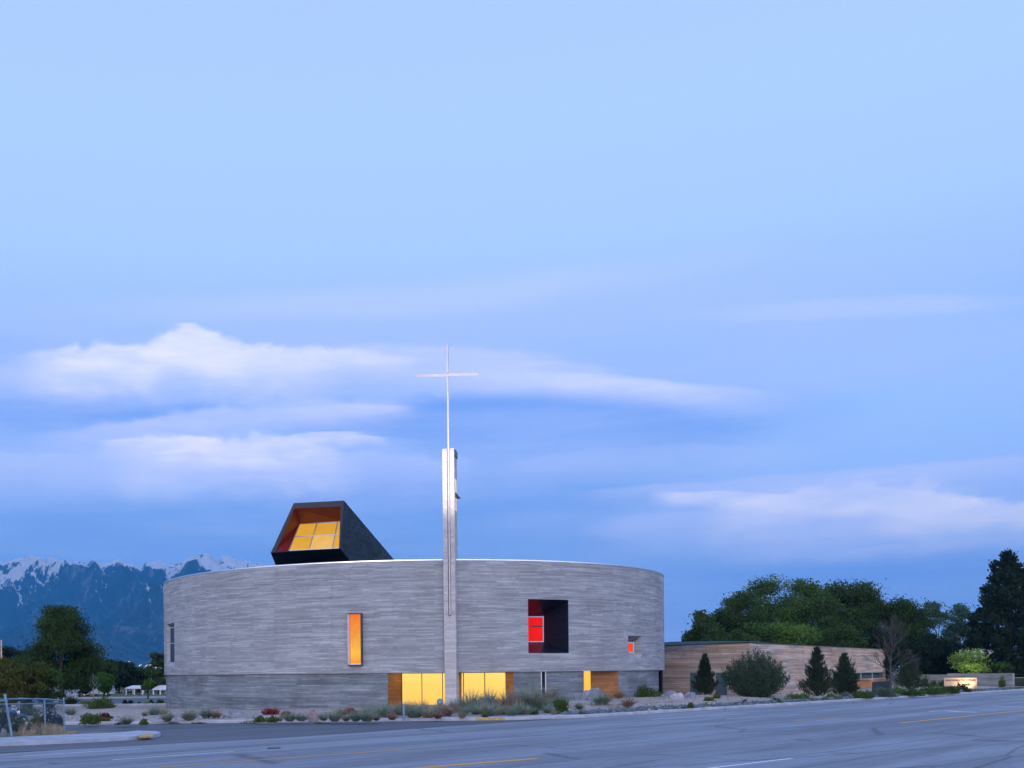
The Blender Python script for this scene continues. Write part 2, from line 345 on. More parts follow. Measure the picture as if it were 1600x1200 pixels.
M['roofm'] = m_plain('green_roof_metal', (0.02,0.045,0.05), 0.7, 0.0, spec=.15)
M['gal'] = m_plain('galvanised_steel', (0.20,0.30,0.38), 0.45, 0.55)
M['curb'] = m_plain('kerb_concrete', (0.40,0.41,0.45), 0.85, var=0.2, scale=1.2, bs=0.2)
M['walk'] = m_plain('pavement_concrete', (0.34,0.38,0.45), 0.85, var=0.25, scale=0.9, bs=0.2)
M['ypaint'] = m_plain('yellow_paint', (0.46,0.31,0.12), 0.7, var=0.35, scale=5)
M['trunk'] = m_plain('bark', (0.06,0.05,0.045), 0.95, var=0.4, scale=6, bs=0.5)
M['bare'] = m_plain('grey_bark', (0.065,0.058,0.058), 0.95, var=0.3, scale=6)
M['stone'] = m_plain('grey_stone', (0.20,0.225,0.27), 0.9, var=0.4, scale=2.5, bs=0.6)
M['stone_p'] = m_plain('pink_stone', (0.30,0.23,0.23), 0.9, var=0.35, scale=3, bs=0.6)
M['stone_w'] = m_plain('pale_stone', (0.42,0.40,0.44), 0.9, var=0.3, scale=3, bs=0.6)
M['pebble'] = m_plain('pebble', (0.25,0.235,0.245), 0.9, var=0.5, scale=4)
M['rock_b'] = m_plain('blue_grey_rock', (0.09,0.13,0.165), 0.9, var=0.6, scale=4, bs=0.5)

# ------------------------------------------------------------------ drum geometry
R = 22.0; LC = 4.4935*R; AZ = radians(4.716)
CX, CY = LC*sin(AZ), LC*cos(AZ)
Z_SOF = CAMZ-0.045; Z_TOP = CAMZ+0.3572*R
def dhit(x, y=980, r=R):
    d = np.array((Xp(x, y)/FPX, 1.0)); c = np.array((CX, CY)); A = d@d; B = d@c; Q = max(B*B-A*(c@c-r*r), 0)
    tt = (B-sqrt(Q))/A; return d*tt
def dth(x, y=980, r=R):
    p = dhit(x, y, r); return atan2(p[0]-CX, -(p[1]-CY))
def cyl(th, z, r=R): return (CX+r*sin(th), CY-r*cos(th), z)
def dz(x, y, r=R):
    p = dhit(x, y, r); return CAMZ+Zp(x, y)*p[1]/FPX

# ------------------------------------------------------------------ kerb line and planting-bed heights
E1 = np.array(G(900,1122.3)[:2]); E2 = np.array(G(1600,1078.6)[:2]); RD = (E2-E1)/np.linalg.norm(E2-E1); RN = np.array((-RD[1], RD[0]))
def RT(s, t): p = E1+RD*s+RN*t; return (p[0], p[1])      # road coords: s along the road, t>0 away from the camera
def rs(x, y, z=0):
    p = np.array(G(x, y, z)[:2])-E1; return p@RD, p@RN
kerb = [(-130, 50.5), (-60, 54.2), (-30, 54.8), (-12, 55.1), (-4, 55.4), (0.5, 55.4), (4, 55.35), (7, 55.3), (9.3, 55.4), (11.3, 55.95)]
for s in (1.5, 5, 10, 20, 30, 45, 60, 80, 110, 150, 200, 300): kerb.append(RT(s, 0))
kerb = np.array(kerb)
_dd = np.r_[0, np.cumsum(np.linalg.norm(np.diff(kerb, axis=0), axis=1))]
def kpt(d): return np.array((np.interp(d, _dd, kerb[:, 0]), np.interp(d, _dd, kerb[:, 1])))
ctl = []
for (x, y, D) in [(256,1108,95),(400,1109,81),(500,1107,78.5),(600,1105,77),(700,1103,76),(800,1100,77),(880,1096,79),(900,1094,71),(920,1099,66),(1000,1092,77),(1030,1089,84),
                  (1060,1089,80),(1110,1086,84),(1150,1089,82),(1180,1093,84),(180,1106,90),(200,1102,103),(120,1108,88),(300,1116,72),(60,1110,85),(1300,1090,100),(1400,1085,108),(1500,1078,114)]:
    ctl.append(P(x, y, D))
for d in np.arange(60, 420, 6.0):
    k = kpt(d); ctl.append((k[0], k[1], 0.14))
for x, y in ((8,98),(20,98),(0,98),(10,110),(30,110),(40,115),(60,135)): ctl.append((x, y, 0.1))
for x, y in ((-20,110),(-40,105),(-40,90),(-70,90),(-70,110),(-30,120)): ctl.append((x, y, -0.45))
ctl = np.array(ctl)
def bedh(x, y):
    x = np.atleast_1d(np.asarray(x, float)); y = np.atleast_1d(np.asarray(y, float))
    d2 = (x[:, None]-ctl[None, :, 0])**2+(y[:, None]-ctl[None, :, 1])**2+0.4
    wgt = 1/d2**1.6
    h = (wgt*ctl[None, :, 2]).sum(1)/wgt.sum(1)
    return h
def bhit(x, y):
    D = 60.0
    for _ in range(40):
        p = P(x, y, D); h = float(bedh(p[0], p[1])[0]); D2 = (h-CAMZ)*FPX/min(Zp(x, y), -4); D = D*0.5+D2*0.5
    return P(x, y, D)

# ------------------------------------------------------------------ ground, roads, pavements
def m_ground():
    m, nt = nmat('ground_soil_and_grass'); t = NT(nt); g = t.n('ShaderNodeNewGeometry').outputs['Position']
    c = t.mix(t.ramp(t.noise(g, 0.02, 6, 0.6), [(0.4, 0), (0.6, 1)]), (0.05,0.075,0.03), (0.10,0.105,0.06))
    c = t.mix(1.0, c, t.ramp(t.noise(g, 1.5, 5, 0.6), [(0.3, 0.7), (0.7, 1.25)]), 'MULTIPLY')
    t.bsdf(c, 0.95); return m
def m_asph(name, base, var=0.2, streaks=True, rough=0.75):
    m, nt = nmat(name); t = NT(nt); g = t.n('ShaderNodeNewGeometry').outputs['Position']
    ang = atan2(RD[1], RD[0])
    r = t.mapping(g, rot=(0, 0, -ang))
    c = t.mix(t.ramp(t.noise(t.mapping(r, scale=(0.03, 0.42, 1)), 1.0, 6, 0.62), [(0.42, 0), (0.58, 1)]), tuple(b*(1-var) for b in base), tuple(b*(1+var) for b in base))
    c = t.mix(1.0, c, t.ramp(t.noise(t.mapping(r, scale=(0.25, 1.1, 1)), 1.0, 6, 0.65), [(0.3, 0.86), (0.7, 1.14)]), 'MULTIPLY')
    c = t.mix(1.0, c, t.ramp(t.noise(g, 5.0, 5, 0.7), [(0.3, 0.84), (0.7, 1.16)]), 'MULTIPLY')
    st_ = t.noise(t.mapping(r, scale=(0.5, 0.8, 1), loc=(4, 4, 0)), 1.0, 2, 0.5)
    c = t.mix(t.ramp(st_, [(0.66, 0), (0.74, 0.35)]), c, (0.05,0.055,0.065))
    fine = t.noise(g, 26.0, 3, 0.7)
    c = t.mix(1.0, c, t.ramp(fine, [(0.3, 0.78), (0.7, 1.22)]), 'MULTIPLY')
    if streaks:   # cracks and sealed joints
        v = t.n('ShaderNodeTexVoronoi', feature='DISTANCE_TO_EDGE'); v.inputs['Scale'].default_value = 1.0
        wv = t.mapping(r, scale=(0.045, 0.30, 1))
        nd = t.n('ShaderNodeTexNoise'); nd.inputs['Scale'].default_value = 1.2; nd.inputs['Detail'].default_value = 5; t.l(r, nd.inputs['Vector'])
        ad = t.n('ShaderNodeVectorMath', operation='MULTIPLY_ADD'); t.l(nd.outputs['Color'], ad.inputs[0]); ad.inputs[1].default_value = (0.05, 0.05, 0); t.l(wv, ad.inputs[2]); t.l(ad.outputs[0], v.inputs['Vector'])
        c = t.mix(t.ramp(v.outputs['Distance'], [(0.0, 0.6), (0.012, 0.0)]), c, (0.02,0.025,0.03))
    t.bsdf(c, rough, fine, 0.25, 0.01, spec=0.5); return m
def m_gravel():
    m, nt = nmat('pink_gravel'); t = NT(nt); g = t.n('ShaderNodeNewGeometry').outputs['Position']
    v = t.n('ShaderNodeTexVoronoi'); v.inputs['Scale'].default_value = 9.0; t.l(g, v.inputs['Vector'])
    c = t.mix(t.ramp(v.outputs['Color'], [(0.2, 0), (0.8, 1)]), (0.27,0.235,0.205), (0.49,0.43,0.38))
    c = t.mix(t.ramp(t.noise(g, 2.4, 4, 0.65), [(0.5, 0), (0.75, 0.7)]), c, (0.15,0.14,0.15))
    c = t.mix(1.0, c, t.ramp(t.noise(g, 0.35, 5, 0.6), [(0.3, 0.84), (0.7, 1.14)]), 'MULTIPLY')
    t.bsdf(c, 0.95, v.outputs['Distance'], 0.8, 0.05); return m
M['ground'] = m_ground(); M['gravel'] = m_gravel()
M['road'] = m_asph('worn_asphalt', (0.185,0.21,0.25), 0.2)
M['road_dk'] = m_asph('darker_asphalt', (0.075,0.09,0.11), 0.18, False)
M['lawn'] = m_plain('lawn_grass', (0.10,0.12,0.05), 0.95, var=0.35, scale=0.8)
M['dirt'] = m_plain('dry_soil', (0.16,0.15,0.13), 0.95, var=0.35, scale=1.5, bs=0.4)

# one ground sheet, to the horizon
gx = [-9000,-3000,-900,-300,-120,-60,-20,20,60,120,300,900,3000,9000]; gy = [-600,-200,-60,20,60,100,160,300,900,2500,6000,14000]
gv = [(x, y, -0.70) for y in gy for x in gx]
gf = [[j*len(gx)+i, j*len(gx)+i+1, (j+1)*len(gx)+i+1, (j+1)*len(gx)+i] for j in range(len(gy)-1) for i in range(len(gx)-1)]
tag(mk('ground', gv, gf, M['ground'], loc=(0,0,-0.7)), kind='structure')
def slab(name, plan, z0, z1, mat, kind='structure'):
    o = MB().prism(plan, z0, z1).build(name, mat); tag(o, kind=kind); return o
slab('road', [RT(-260,-47), RT(420,-47), RT(420,0.25), RT(-260,0.25)], -0.6, 0.0, M['road'])
# side street (darker asphalt), its apron onto the main road, dark strip along the left gutter
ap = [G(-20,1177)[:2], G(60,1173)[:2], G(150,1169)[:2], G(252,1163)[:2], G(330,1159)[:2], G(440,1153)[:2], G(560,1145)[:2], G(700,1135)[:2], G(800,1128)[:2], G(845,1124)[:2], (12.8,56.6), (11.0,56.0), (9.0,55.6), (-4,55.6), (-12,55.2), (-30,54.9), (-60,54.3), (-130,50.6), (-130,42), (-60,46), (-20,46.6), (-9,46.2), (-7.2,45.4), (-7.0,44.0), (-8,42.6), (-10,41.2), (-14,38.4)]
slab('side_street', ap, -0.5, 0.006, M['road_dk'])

def strip(pts, z, width, name, mat, lab=None, **k):
    v = []; n = len(pts)
    for i, p in enumerate(pts):
        p = np.array(p[:2]); a = np.array(pts[max(i-1, 0)][:2]); b = np.array(pts[min(i+1, n-1)][:2]); d = (b-a)/np.linalg.norm(b-a); nn = np.array((-d[1], d[0]))*width/2
        v += [(*(p-nn), z), (*(p+nn), z)]
    return mk(name, v, [[2*i, 2*i+1, 2*i+3, 2*i+2] for i in range(n-1)], mat)
def m_paint(name, col, wear):
    m, nt = nmat(name); t = NT(nt); g = t.n('ShaderNodeNewGeometry').outputs['Position']
    f = t.ramp(t.noise(g, 3.0, 6, 0.75), [(wear-0.12, 0), (wear+0.12, 1)])
    t.bsdf(t.mix(f, (0.17,0.18,0.20), col), 0.75, spec=0.4); return m
M['pw'] = m_paint('worn_white_paint', (0.72,0.74,0.78), 0.36); M['po'] = m_paint('worn_orange_paint', (0.66,0.34,0.07), 0.30)
M['pw2'] = m_paint('faded_white_paint', (0.45,0.47,0.5), 0.46); M['po2'] = m_paint('faded_orange_paint', (0.42,0.28,0.16), 0.46)
M['tar'] = m_plain('crack_sealer', (0.035,0.04,0.05), 0.5)
marks = [((35,1181.5),(222,1170),.11,'pw'),((175,1187.5),(365,1174.5),.11,'pw'),((-60,1203),(60,1196),.12,'pw2'),((230,1200.5),(635,1171),.13,'po'),((60,1212),(230,1200.5),.13,'po'),((635,1171),(900,1152),.12,'po2'),
         ((640,1201),(840,1185.5),.30,'po'),((1018,1124),(1168,1115.2),.12,'pw'),((1135,1124),(1250,1116),.12,'pw'),((1250,1116),(1400,1105.5),.11,'pw2'),
         ((1350,1103.3),(1388,1101),.12,'pw'),((1470,1099),(1502,1096.8),.14,'pw'),((1395,1109),(1420,1107.3),.12,'pw2'),((1450,1105.2),(1475,1103.4),.12,'pw2'),
         ((1240,1126.5),(1310,1121.5),.16,'po'),((1310,1121.5),(1560,1102.5),.12,'po2'),((1408,1129.5),(1600,1110.2),.26,'po'),((1600,1110.2),(1800,1090),.26,'po'),((1105,1201),(1237,1185.3),.13,'pw'),
         ((1560,1094.5),(1600,1092.5),.12,'pw')]
for i, (a, b, wd, mt) in enumerate(marks):
    A, B = G(*a), G(*b); pts = [np.array(A[:2])+(np.array(B[:2])-np.array(A[:2]))*k/8 for k in range(9)]
    tag(strip(pts, 0.006, wd, 'road_marking', M[mt]), kind='structure')
for pts_, wd in (([(1452,1111.5),(1475,1110.6),(1500,1112.2),(1526,1113.2)], .35), ([(1552,1103.6),(1572,1104.2),(1602,1105)], .35)):
    tag(strip([G(*p) for p in pts_], 0.006, wd, 'road_marking', M['pw']), kind='structure')
random.seed(3)
for (a, b) in (((300,1215),(1100,1141)),((1100,1141),(1300,1121)),((1180,1189),(1600,1137)),((800,1164),(900,1171)),((900,1171),(1180,1189)),((560,1215),(740,1198)),((0,1192),(430,1163)),((900,1206),(1600,1160)),((1130,1150),(1480,1122)),((700,1150),(1000,1132)),((420,1160),(700,1141))):
    A, B = np.array(G(*a)[:2]), np.array(G(*b)[:2]); n = 26; nn = np.array((-(B-A)[1], (B-A)[0])); nn /= np.linalg.norm(nn)
    pts = [A+(B-A)*k/n+nn*random.uniform(-.05,.05) for k in range(n+1)]
    tag(strip(pts, 0.004, 0.03, 'road_crack_seal', M['tar']), kind='structure')
q = [G(418,1168.6)[:2], G(438,1167.6)[:2], G(438,1169.6)[:2], G(418,1170.4)[:2]]
tag(MB().prism(q[::-1], 0.001, 0.02).build('utility_cover', M['dark']), 'dark rectangular utility cover set in the near lane', 'utility cover')

# kerb along the planting beds (concrete) with its yellow painted piece
def kerbstrip(pts, w_, z0, z1, name, mat):
    mb = MB(); n = len(pts); vs = []
    for i, p in enumerate(pts):
        p = np.array(p); a = np.array(pts[max(i-1,0)]); b = np.array(pts[min(i+1,n-1)]); d = (b-a)/np.linalg.norm(b-a); nn = np.array((-d[1], d[0]))
        vs += [(*p, z0), (*p, z1-0.03), (*(p+nn*0.03), z1), (*(p+nn*w_), z1), (*(p+nn*w_), z0)]
    f = []
    for i in range(n-1):
        for k in range(4): f.append([i*5+k, (i+1)*5+k, (i+1)*5+k+1, i*5+k+1])
    f += [[0,1,2,3,4], [(n-1)*5+k for k in (4,3,2,1,0)]]
    return mk(name, vs, f, mat)
kd0 = _dd[0]; dy0 = None
ks = np.arange(0, 430, 1.5); kp = [kpt(d) for d in ks]
yi0 = min(range(len(kp)), key=lambda i: abs(kp[i][0]-G(742,1125)[0])+abs(kp[i][1]-G(742,1125)[1]))
o = kerbstrip(kp[:yi0+1], 0.32, -0.3, 0.15, 'kerb', M['curb']); tag(o, kind='structure')
o = kerbstrip(kp[yi0:yi0+2], 0.32, -0.3, 0.15, 'yellow_kerb', M['ypaint']); tag(o, kind='structure')
o = kerbstrip(kp[yi0+1:], 0.32, -0.3, 0.15, 'kerb', M['curb']); tag(o, kind='structure')
# planting bed of gravel behind the kerb
bv = []; TT = [0.30,0.6,1,1.6,2.4,3.4,4.6,6,8,10,12.5,15,18,21,25,29,34,40,47,55]
bd = np.arange(40, 380, 1.0)
for d in bd:
    k = kpt(d); a = kpt(d-2); b = kpt(d+2); dr = (b-a)/np.linalg.norm(b-a); nn = np.array((-dr[1], dr[0]))
    dirn = nn if d < 120 else nn
    back = np.array((-0.10, 0.995)); 
    for t in TT:
        wg = min(1, t/6); v = nn*(1-wg)+back*wg; v /= np.linalg.norm(v); p = k+v*t; bv.append((p[0], p[1]))
bv = np.array(bv); bh = np.concatenate([bedh(bv[i:i+500, 0], bv[i:i+500, 1]) for i in range(0, len(bv), 500)])
tt = np.tile(TT, len(bd)); bump_ = (np.sin(bv[:,0]*1.7+bv[:,1]*0.9)+np.sin(bv[:,0]*0.8-bv[:,1]*2.1))*0.02*np.clip(tt/2, 0, 1)+rng.normal(0, .008, len(bv))
bh = bh+bump_; fade = np.clip((tt-47)/8, 0, 1); bh = bh*(1-fade)+(-0.75)*fade; bh[tt < 0.35] = 0.135
nT = len(TT)
bf = [[i*nT+j, (i+1)*nT+j, (i+1)*nT+j+1, i*nT+j+1] for i in range(len(bd)-1) for j in range(nT-1)]
tag(mk('gravel_bed', np.c_[bv, bh], bf, M['gravel'], smooth=True), 'pinkish grey gravel planting bed around the round church', 'gravel', kind='structure')

# left corner pavement, dirt and yellow kerb patch
sw = [(-90,-14+3.0), (-40,17.0), (-15.5,36.6), G(60,1164)[:2], G(130,1161)[:2], G(200,1157)[:2], G(238,1154)[:2], G(251,1150)[:2], G(244,1147.5)[:2], G(215,1146.6)[:2], (-8.4,44.6), (-10.2,43.6), (-12.5,41.8), (-17.5,38.2), (-42,19), (-92,-9)]
slab('pavement', sw, -0.4, 0.14, M['walk'])
slab('pavement', [(5.5,55.8),(9.3,55.65),(11.2,56.2),(13.0,57.2),(15.5,59.2),(13.6,59.4),(10.5,57.6),(7.5,56.7)], -.3, .156, M['walk'])
slab('yellow_kerb', [G(214,1154.5)[:2], G(240,1151.5)[:2], G(239,1150,.14)[:2], G(218,1151.5,.14)[:2]], 0.10, 0.150, M['ypaint'])
slab('dirt_verge', [(-92,-9), (-42,19), (-17.5,38.2), (-12.5,41.8), (-10.2,43.6), (-8.4,44.6), (-8.0,45.6), (-9.5,46.1), (-12.5,46.4), (-20,46.4), (-60,45.6), (-130,41.8)], -0.5, 0.13, M['dirt'])
# far left: parking road, kerbs, lawn
slab('parking_lot', [(-90,106), (-10,106), (-8,136), (-90,134)], -0.75, -0.42, M['road_dk'])
tag(kerbstrip([(-90,135),(-60,135.6),(-30,136),(-8,136.5)], 0.9, -0.8, -0.25, 'far_kerb', M['curb']), kind='structure')
tag(kerbstrip([(-40,102.0),(-30,102.4),(-20,102.6),(-8,103.0)], 0.5, -0.8, -0.22, 'near_parking_kerb', M['curb']), kind='structure')
slab('lawn', [(-140,136.5), (-5,137.5), (-5,170), (-140,170)], -0.8, -0.30, M['lawn'])

# ------------------------------------------------------------------ mountains
def vnoise(x, y, seed):
    r = np.random.default_rng(seed); T = r.random((256, 256))
    xi = np.floor(x).astype(int); yi = np.floor(y).astype(int); fx = x-xi; fy = y-yi
    fx = fx*fx*(3-2*fx); fy = fy*fy*(3-2*fy)
    g = lambda a, b: T[a % 256, b % 256]
    return (g(xi,yi)*(1-fx)+g(xi+1,yi)*fx)*(1-fy)+(g(xi,yi+1)*(1-fx)+g(xi+1,yi+1)*fx)*fy
def ridged(x, y, seed, octv=6, lac=2.05, gain=0.52):
    s = 0; a = 1; tot = 0
    for o_ in range(octv):
        s = s+a*(1-np.abs(2*vnoise(x, y, seed+o_)-1))**1.5; tot += a; a *= gain; x = x*lac+3.1; y = y*lac+7.7
    return s/tot
RG = [(-400,905),(-200,890),(-80,884),(0,879),(18,876),(35,870),(50,868),(60,869),(70,872),(85,871.5),(110,877),(135,879.5),(150,873),(158,876),(168,878),(185,873),(198,878),(212,884.5),(222,886),(235,878),(250,876.5),(262,879),(270,881.5),(285,879),(300,872),(312,869),(320,862.5),(328,867),(342,873),(352,869),(370,873),(392,879),(415,883),(440,888),(480,893),(540,905),(600,925),(700,950),(800,985),(950,1015),(1100,1035),(1300,1046),(1800,1050)]
rx = np.array([r[0] for r in RG]); ry = np.array([r[1] for r in RG])
mx_ = np.concatenate([np.arange(-400, 640, 1.3), np.arange(640, 1800, 9)])
rad = np.concatenate([np.linspace(4600, 9000, 210), np.array([9400, 9900])])
XX, DD = np.meshgrid(mx_, rad)
rid_y = np.interp(XX, rx, ry)+ (vnoise(XX/7.0, XX*0+3, 91)-0.5)*5.0+(vnoise(XX/2.6, XX*0+5, 93)-0.5)*2.6
el_r = ((HOR-rid_y)*CR - SR*(XX-PX))/FPX                      # tan of elevation on plane y
prof = np.clip((DD-4600)/(8900-4600), 0, 1)
wx = (XX+600)/FPX*DD/700; wy = DD/700
spur = ridged(wx*1.15+wy*0.12, wy*0.42, 5); sp2 = ridged(wx*2.9, wy*1.5, 25)
base = prof**1.25
amp = np.sin(np.pi*np.clip(prof, 0, 1))**0.8
h = 8900*el_r*(base+amp*(spur-0.52)*0.85+amp*(sp2-0.5)*0.26)
lim = DD*el_r*0.99
h = np.minimum(h, lim*(1-0.02*np.abs(spur)))
h = np.where(prof > 0.985, DD*el_r, h); h = np.where(DD > 9100, DD*el_r*0.7, h)
h = np.maximum(h, 0)-0.6
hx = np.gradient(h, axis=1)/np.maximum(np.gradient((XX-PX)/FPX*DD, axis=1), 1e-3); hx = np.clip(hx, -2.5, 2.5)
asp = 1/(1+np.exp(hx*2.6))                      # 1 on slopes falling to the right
hf = h/900.0
gul = ridged(wx*6.0+wy*.6, wy*2.1, 61)
snow = 0.5+(hf-0.755+0.10*(vnoise(XX/60., XX*0, 77)-.5))*2.3+(0.5-asp)*-0.7+(0.5-gul)*1.7+(0.5-spur)*.4  # extra snow on one flank also paints light and dark ridge sides
mv = np.stack([(XX-PX)/FPX*DD, DD, h+CAMZ*(prof > 0.9)], -1).reshape(-1, 3); nx = len(mx_)
mf = [[j*nx+i, j*nx+i+1, (j+1)*nx+i+1, (j+1)*nx+i] for j in range(len(rad)-1) for i in range(nx-1)]
def m_mount():
    m, nt = nmat('mountain_rock_and_snow'); t = NT(nt); g = t.n('ShaderNodeNewGeometry'); ps = g.outputs['Position']
    sp_ = t.n('ShaderNodeSeparateXYZ'); t.l(ps, sp_.inputs[0]); sn = t.n('ShaderNodeSeparateXYZ'); t.l(g.outputs['Normal'], sn.inputs[0])
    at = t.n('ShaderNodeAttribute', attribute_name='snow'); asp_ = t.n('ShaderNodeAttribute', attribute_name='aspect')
    n2 = t.noise(ps, 0.020, 7, 0.72); n1 = t.noise(ps, 0.006, 6, 0.65)
    f = t.math('ADD', at.outputs['Fac'], t.math('MULTIPLY', t.math('SUBTRACT', n2, 0.5), 1.9))
    rock = t.mix(asp_.outputs['Fac'], (0.012,0.042,0.060), (0.060,0.115,0.130))  # vegetation tone by slope side, also painting lit and shaded flanks for relief
    pat = t.ramp(t.math('ADD', n1, t.math('MULTIPLY', n2, 0.5)), [(0.80, 0), (0.92, 0.8)])
    rock = t.mix(pat, rock, (0.24,0.25,0.27))
    c = t.mix(t.ramp(f, [(0.44, 0), (0.56, 1)]), rock, (0.92,0.92,0.95))
    t.bsdf(c, 0.95, n2, 1.0, 60); return m
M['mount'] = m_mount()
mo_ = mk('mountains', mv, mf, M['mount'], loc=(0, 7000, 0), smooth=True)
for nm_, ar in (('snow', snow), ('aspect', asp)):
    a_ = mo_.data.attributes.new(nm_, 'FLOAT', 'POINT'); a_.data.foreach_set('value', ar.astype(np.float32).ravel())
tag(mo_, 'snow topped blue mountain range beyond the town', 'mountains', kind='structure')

# ------------------------------------------------------------------ the round church
church = empty('round_church', (CX, CY, 0.0), 'round grey board-marked concrete church with glowing windows at ground level', 'church')
def shell(r, z0, z1, holes, step=2.0):
    """outer surface of a cylinder wall with rectangular holes (th0, th1, z0, z1); returns verts, faces, uv"""
    th = set(np.round(np.radians(np.arange(-180, 180.001, step)), 6)); zs = {z0, z1}
    for a, b, c, d in holes: th |= {round(a, 6), round(b, 6)}; zs |= {c, d}
    th = sorted(th); zs = sorted(z for z in zs if z0 <= z <= z1)
    th2 = [th[0]]
    for a in th[1:]:
        if a-th2[-1] > 1e-5: th2.append(a)
    th = th2; v = []; f = []; uv = []
    for i, a in enumerate(th):
        for z in zs: v.append(cyl(a, z, r))
    nz = len(zs)
    for i in range(len(th)-1):
        for j in range(nz-1):
            ca, cz = (th[i]+th[i+1])/2, (zs[j]+zs[j+1])/2
            if any(a < ca < b and c < cz < d for a, b, c, d in holes): continue
            f.append([i*nz+j, (i+1)*nz+j, (i+1)*nz+j+1, i*nz+j+1])
            uv += [th[i]*r, zs[j], th[i+1]*r, zs[j], th[i+1]*r, zs[j+1], th[i]*r, zs[j+1]]
    return v, f, uv
# openings of the upper wall
zU = lambda x, y: float(dz(x, y))
OP = {
 'slot':   (dth(260.5,1005), dth(272.5,1005), zU(268,1041), zU(268,974)),
 'orange': (dth(545.5), dth(566), zU(556,1038.5), zU(556,960)),
 'big':    (dth(825.3), dth(888.3), zU(850,1020.5), zU(850,936.5)),
 'small':  (dth(981.3), dth(1002.5), zU(990,1029), zU(990,993.5)),
}
v, f, uv = shell(R, Z_SOF, Z_TOP, list(OP.values()))
mk('upper_wall', v, f, M['conc'], church, uv)
# soffit, roof and coping
N = 180
ring = lambda r, z: [cyl(2*pi*i/N, z, r) for i in range(N)]
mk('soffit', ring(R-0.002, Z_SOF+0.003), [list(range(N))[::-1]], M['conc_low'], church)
mk('roof', ring(R-0.25, Z_TOP-0.45), [list(range(N))], M['roofm'], church)
cp = [(R+0.035, Z_TOP-0.02), (R+0.035, Z_TOP+0.06), (R-0.42, Z_TOP+0.06), (R-0.42, Z_TOP-0.50)]
cv = []; cf = []
for r_, z_ in cp: cv += ring(r_, z_)
for k in range(3):
    for i in range(N): cf.append([k*N+i, k*N+(i+1) % N, (k+1)*N+(i+1) % N, (k+1)*N+i])
mk('coping', cv, cf, M['coping'], church)

# loft between the hole in the wall and an inner rectangle
def holeq(o, r=R, n=6):
    a, b, c, d = o; th = [a+(b-a)*i/n for i in range(n+1)]
    return [cyl(t_, c, r) for t_ in th], [cyl(t_, d, r) for t_ in th]
def niche(o, inner, names, mats, n=6):
    """inner = (BL, BR, TR, TL) world points of the inner rectangle"""
    lo, hi = holeq(o, R, n); BL, BR, TR, TL = [np.array(p) for p in inner]
    lin_ = lambda A, B: [tuple(A+(B-A)*i/n) for i in range(n+1)]
    ilo, ihi = lin_(BL, BR), lin_(TL, TR)
    mk(names[0], lo+ilo, [[i, i+1, n+2+i, n+1+i] for i in range(n)], mats[0], church)
    mk(names[1], hi+ihi, [[i, i+1, n+2+i, n+1+i][::-1] for i in range(n)], mats[1], church)
    mk(names[2], [lo[0], hi[0], tuple(TL), tuple(BL)], [[0,1,2,3]], mats[2], church)
    mk(names[2], [lo[-1], hi[-1], tuple(TR), tuple(BR)], [[3,2,1,0]], mats[2], church)
def frame(corners, wd, dp, name, mat, parent, which='LRTB'):
    BL, BR, TR, TL = [Vector(p) for p in corners]; mb = MB()
    nrm = (BR-BL).cross(TL-BL).normalized()   # toward viewer
    u = (BR-BL).normalized(); vv = (TL-BL).normalized()
    def piece(A, B, inw):
        A2, B2 = A+inw*wd, B+inw*wd; mb.hexa([A, B, B2, A2], [p+nrm*dp for p in (A, B, B2, A2)])
    if 'B' in which: piece(BL, BR, vv)
    if 'T' in which: piece(TL, TR, -vv)
    if 'L' in which: piece(BL+vv*wd, TL-vv*wd, u)
    if 'R' in which: piece(BR+vv*wd, TR-vv*wd, -u)
    return mb.build(name, mat, parent)
def mull(A, B, wd, dp, nrm, name, mat, parent):
    A, B = Vector(A), Vector(B); d = (B-A).normalized(); x = d.cross(Vector(nrm)).normalized()*wd/2; nn = Vector(nrm)*dp
    return MB().hexa([A-x, A+x, B+x, B-x], [p+nn for p in (A-x, A+x, B+x, B-x)]).build(name, mat, parent)

# big dark niche with red glass
D0 = dhit(856)[1]
def atD(x, y, D): return P(x, y, D)
M['red'] = m_emit('red_lit_glass', (0.86,0.004,0.002), (0.78,0.003,0.002), 3, 8, 1.0, 0.12)
inn = (atD(802,1003.6,D0+2.6), atD(849.5,1003.6,D0+2.6), atD(849.5,962.8,D0+2.6), atD(802,962.8,D0+2.6))
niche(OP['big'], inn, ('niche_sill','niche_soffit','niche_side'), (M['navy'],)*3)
rw = quad(*[tuple(Vector(p)+Vector((0,0.03,0))) for p in inn]).build('red_window', M['red'], church)
frame(inn, 0.08, 0.06, 'frame', M['frame'], rw)
pa, pb = atD(831,978.5,D0+2.55), atD(848,978.5,D0+2.55)
MB().bar(pa, pb, 0.05, 0.10).build('rail', M['dark'], rw)
ra = bpy.data.lights.new('red_window_light', 'AREA'); ra.shape = 'RECTANGLE'; ra.size = 1.5; ra.size_y = 1.5; ra.energy = .15; ra.color = (1, 0.02, 0.01)
rao = bpy.data.objects.new('red_window_light', ra); COL.objects.link(rao)
cc = np.mean(np.array(inn), 0); rao.location = (cc[0]+0.2, cc[1]-0.12, cc[2]); rao.rotation_euler = (radians(-90), 0, 0)
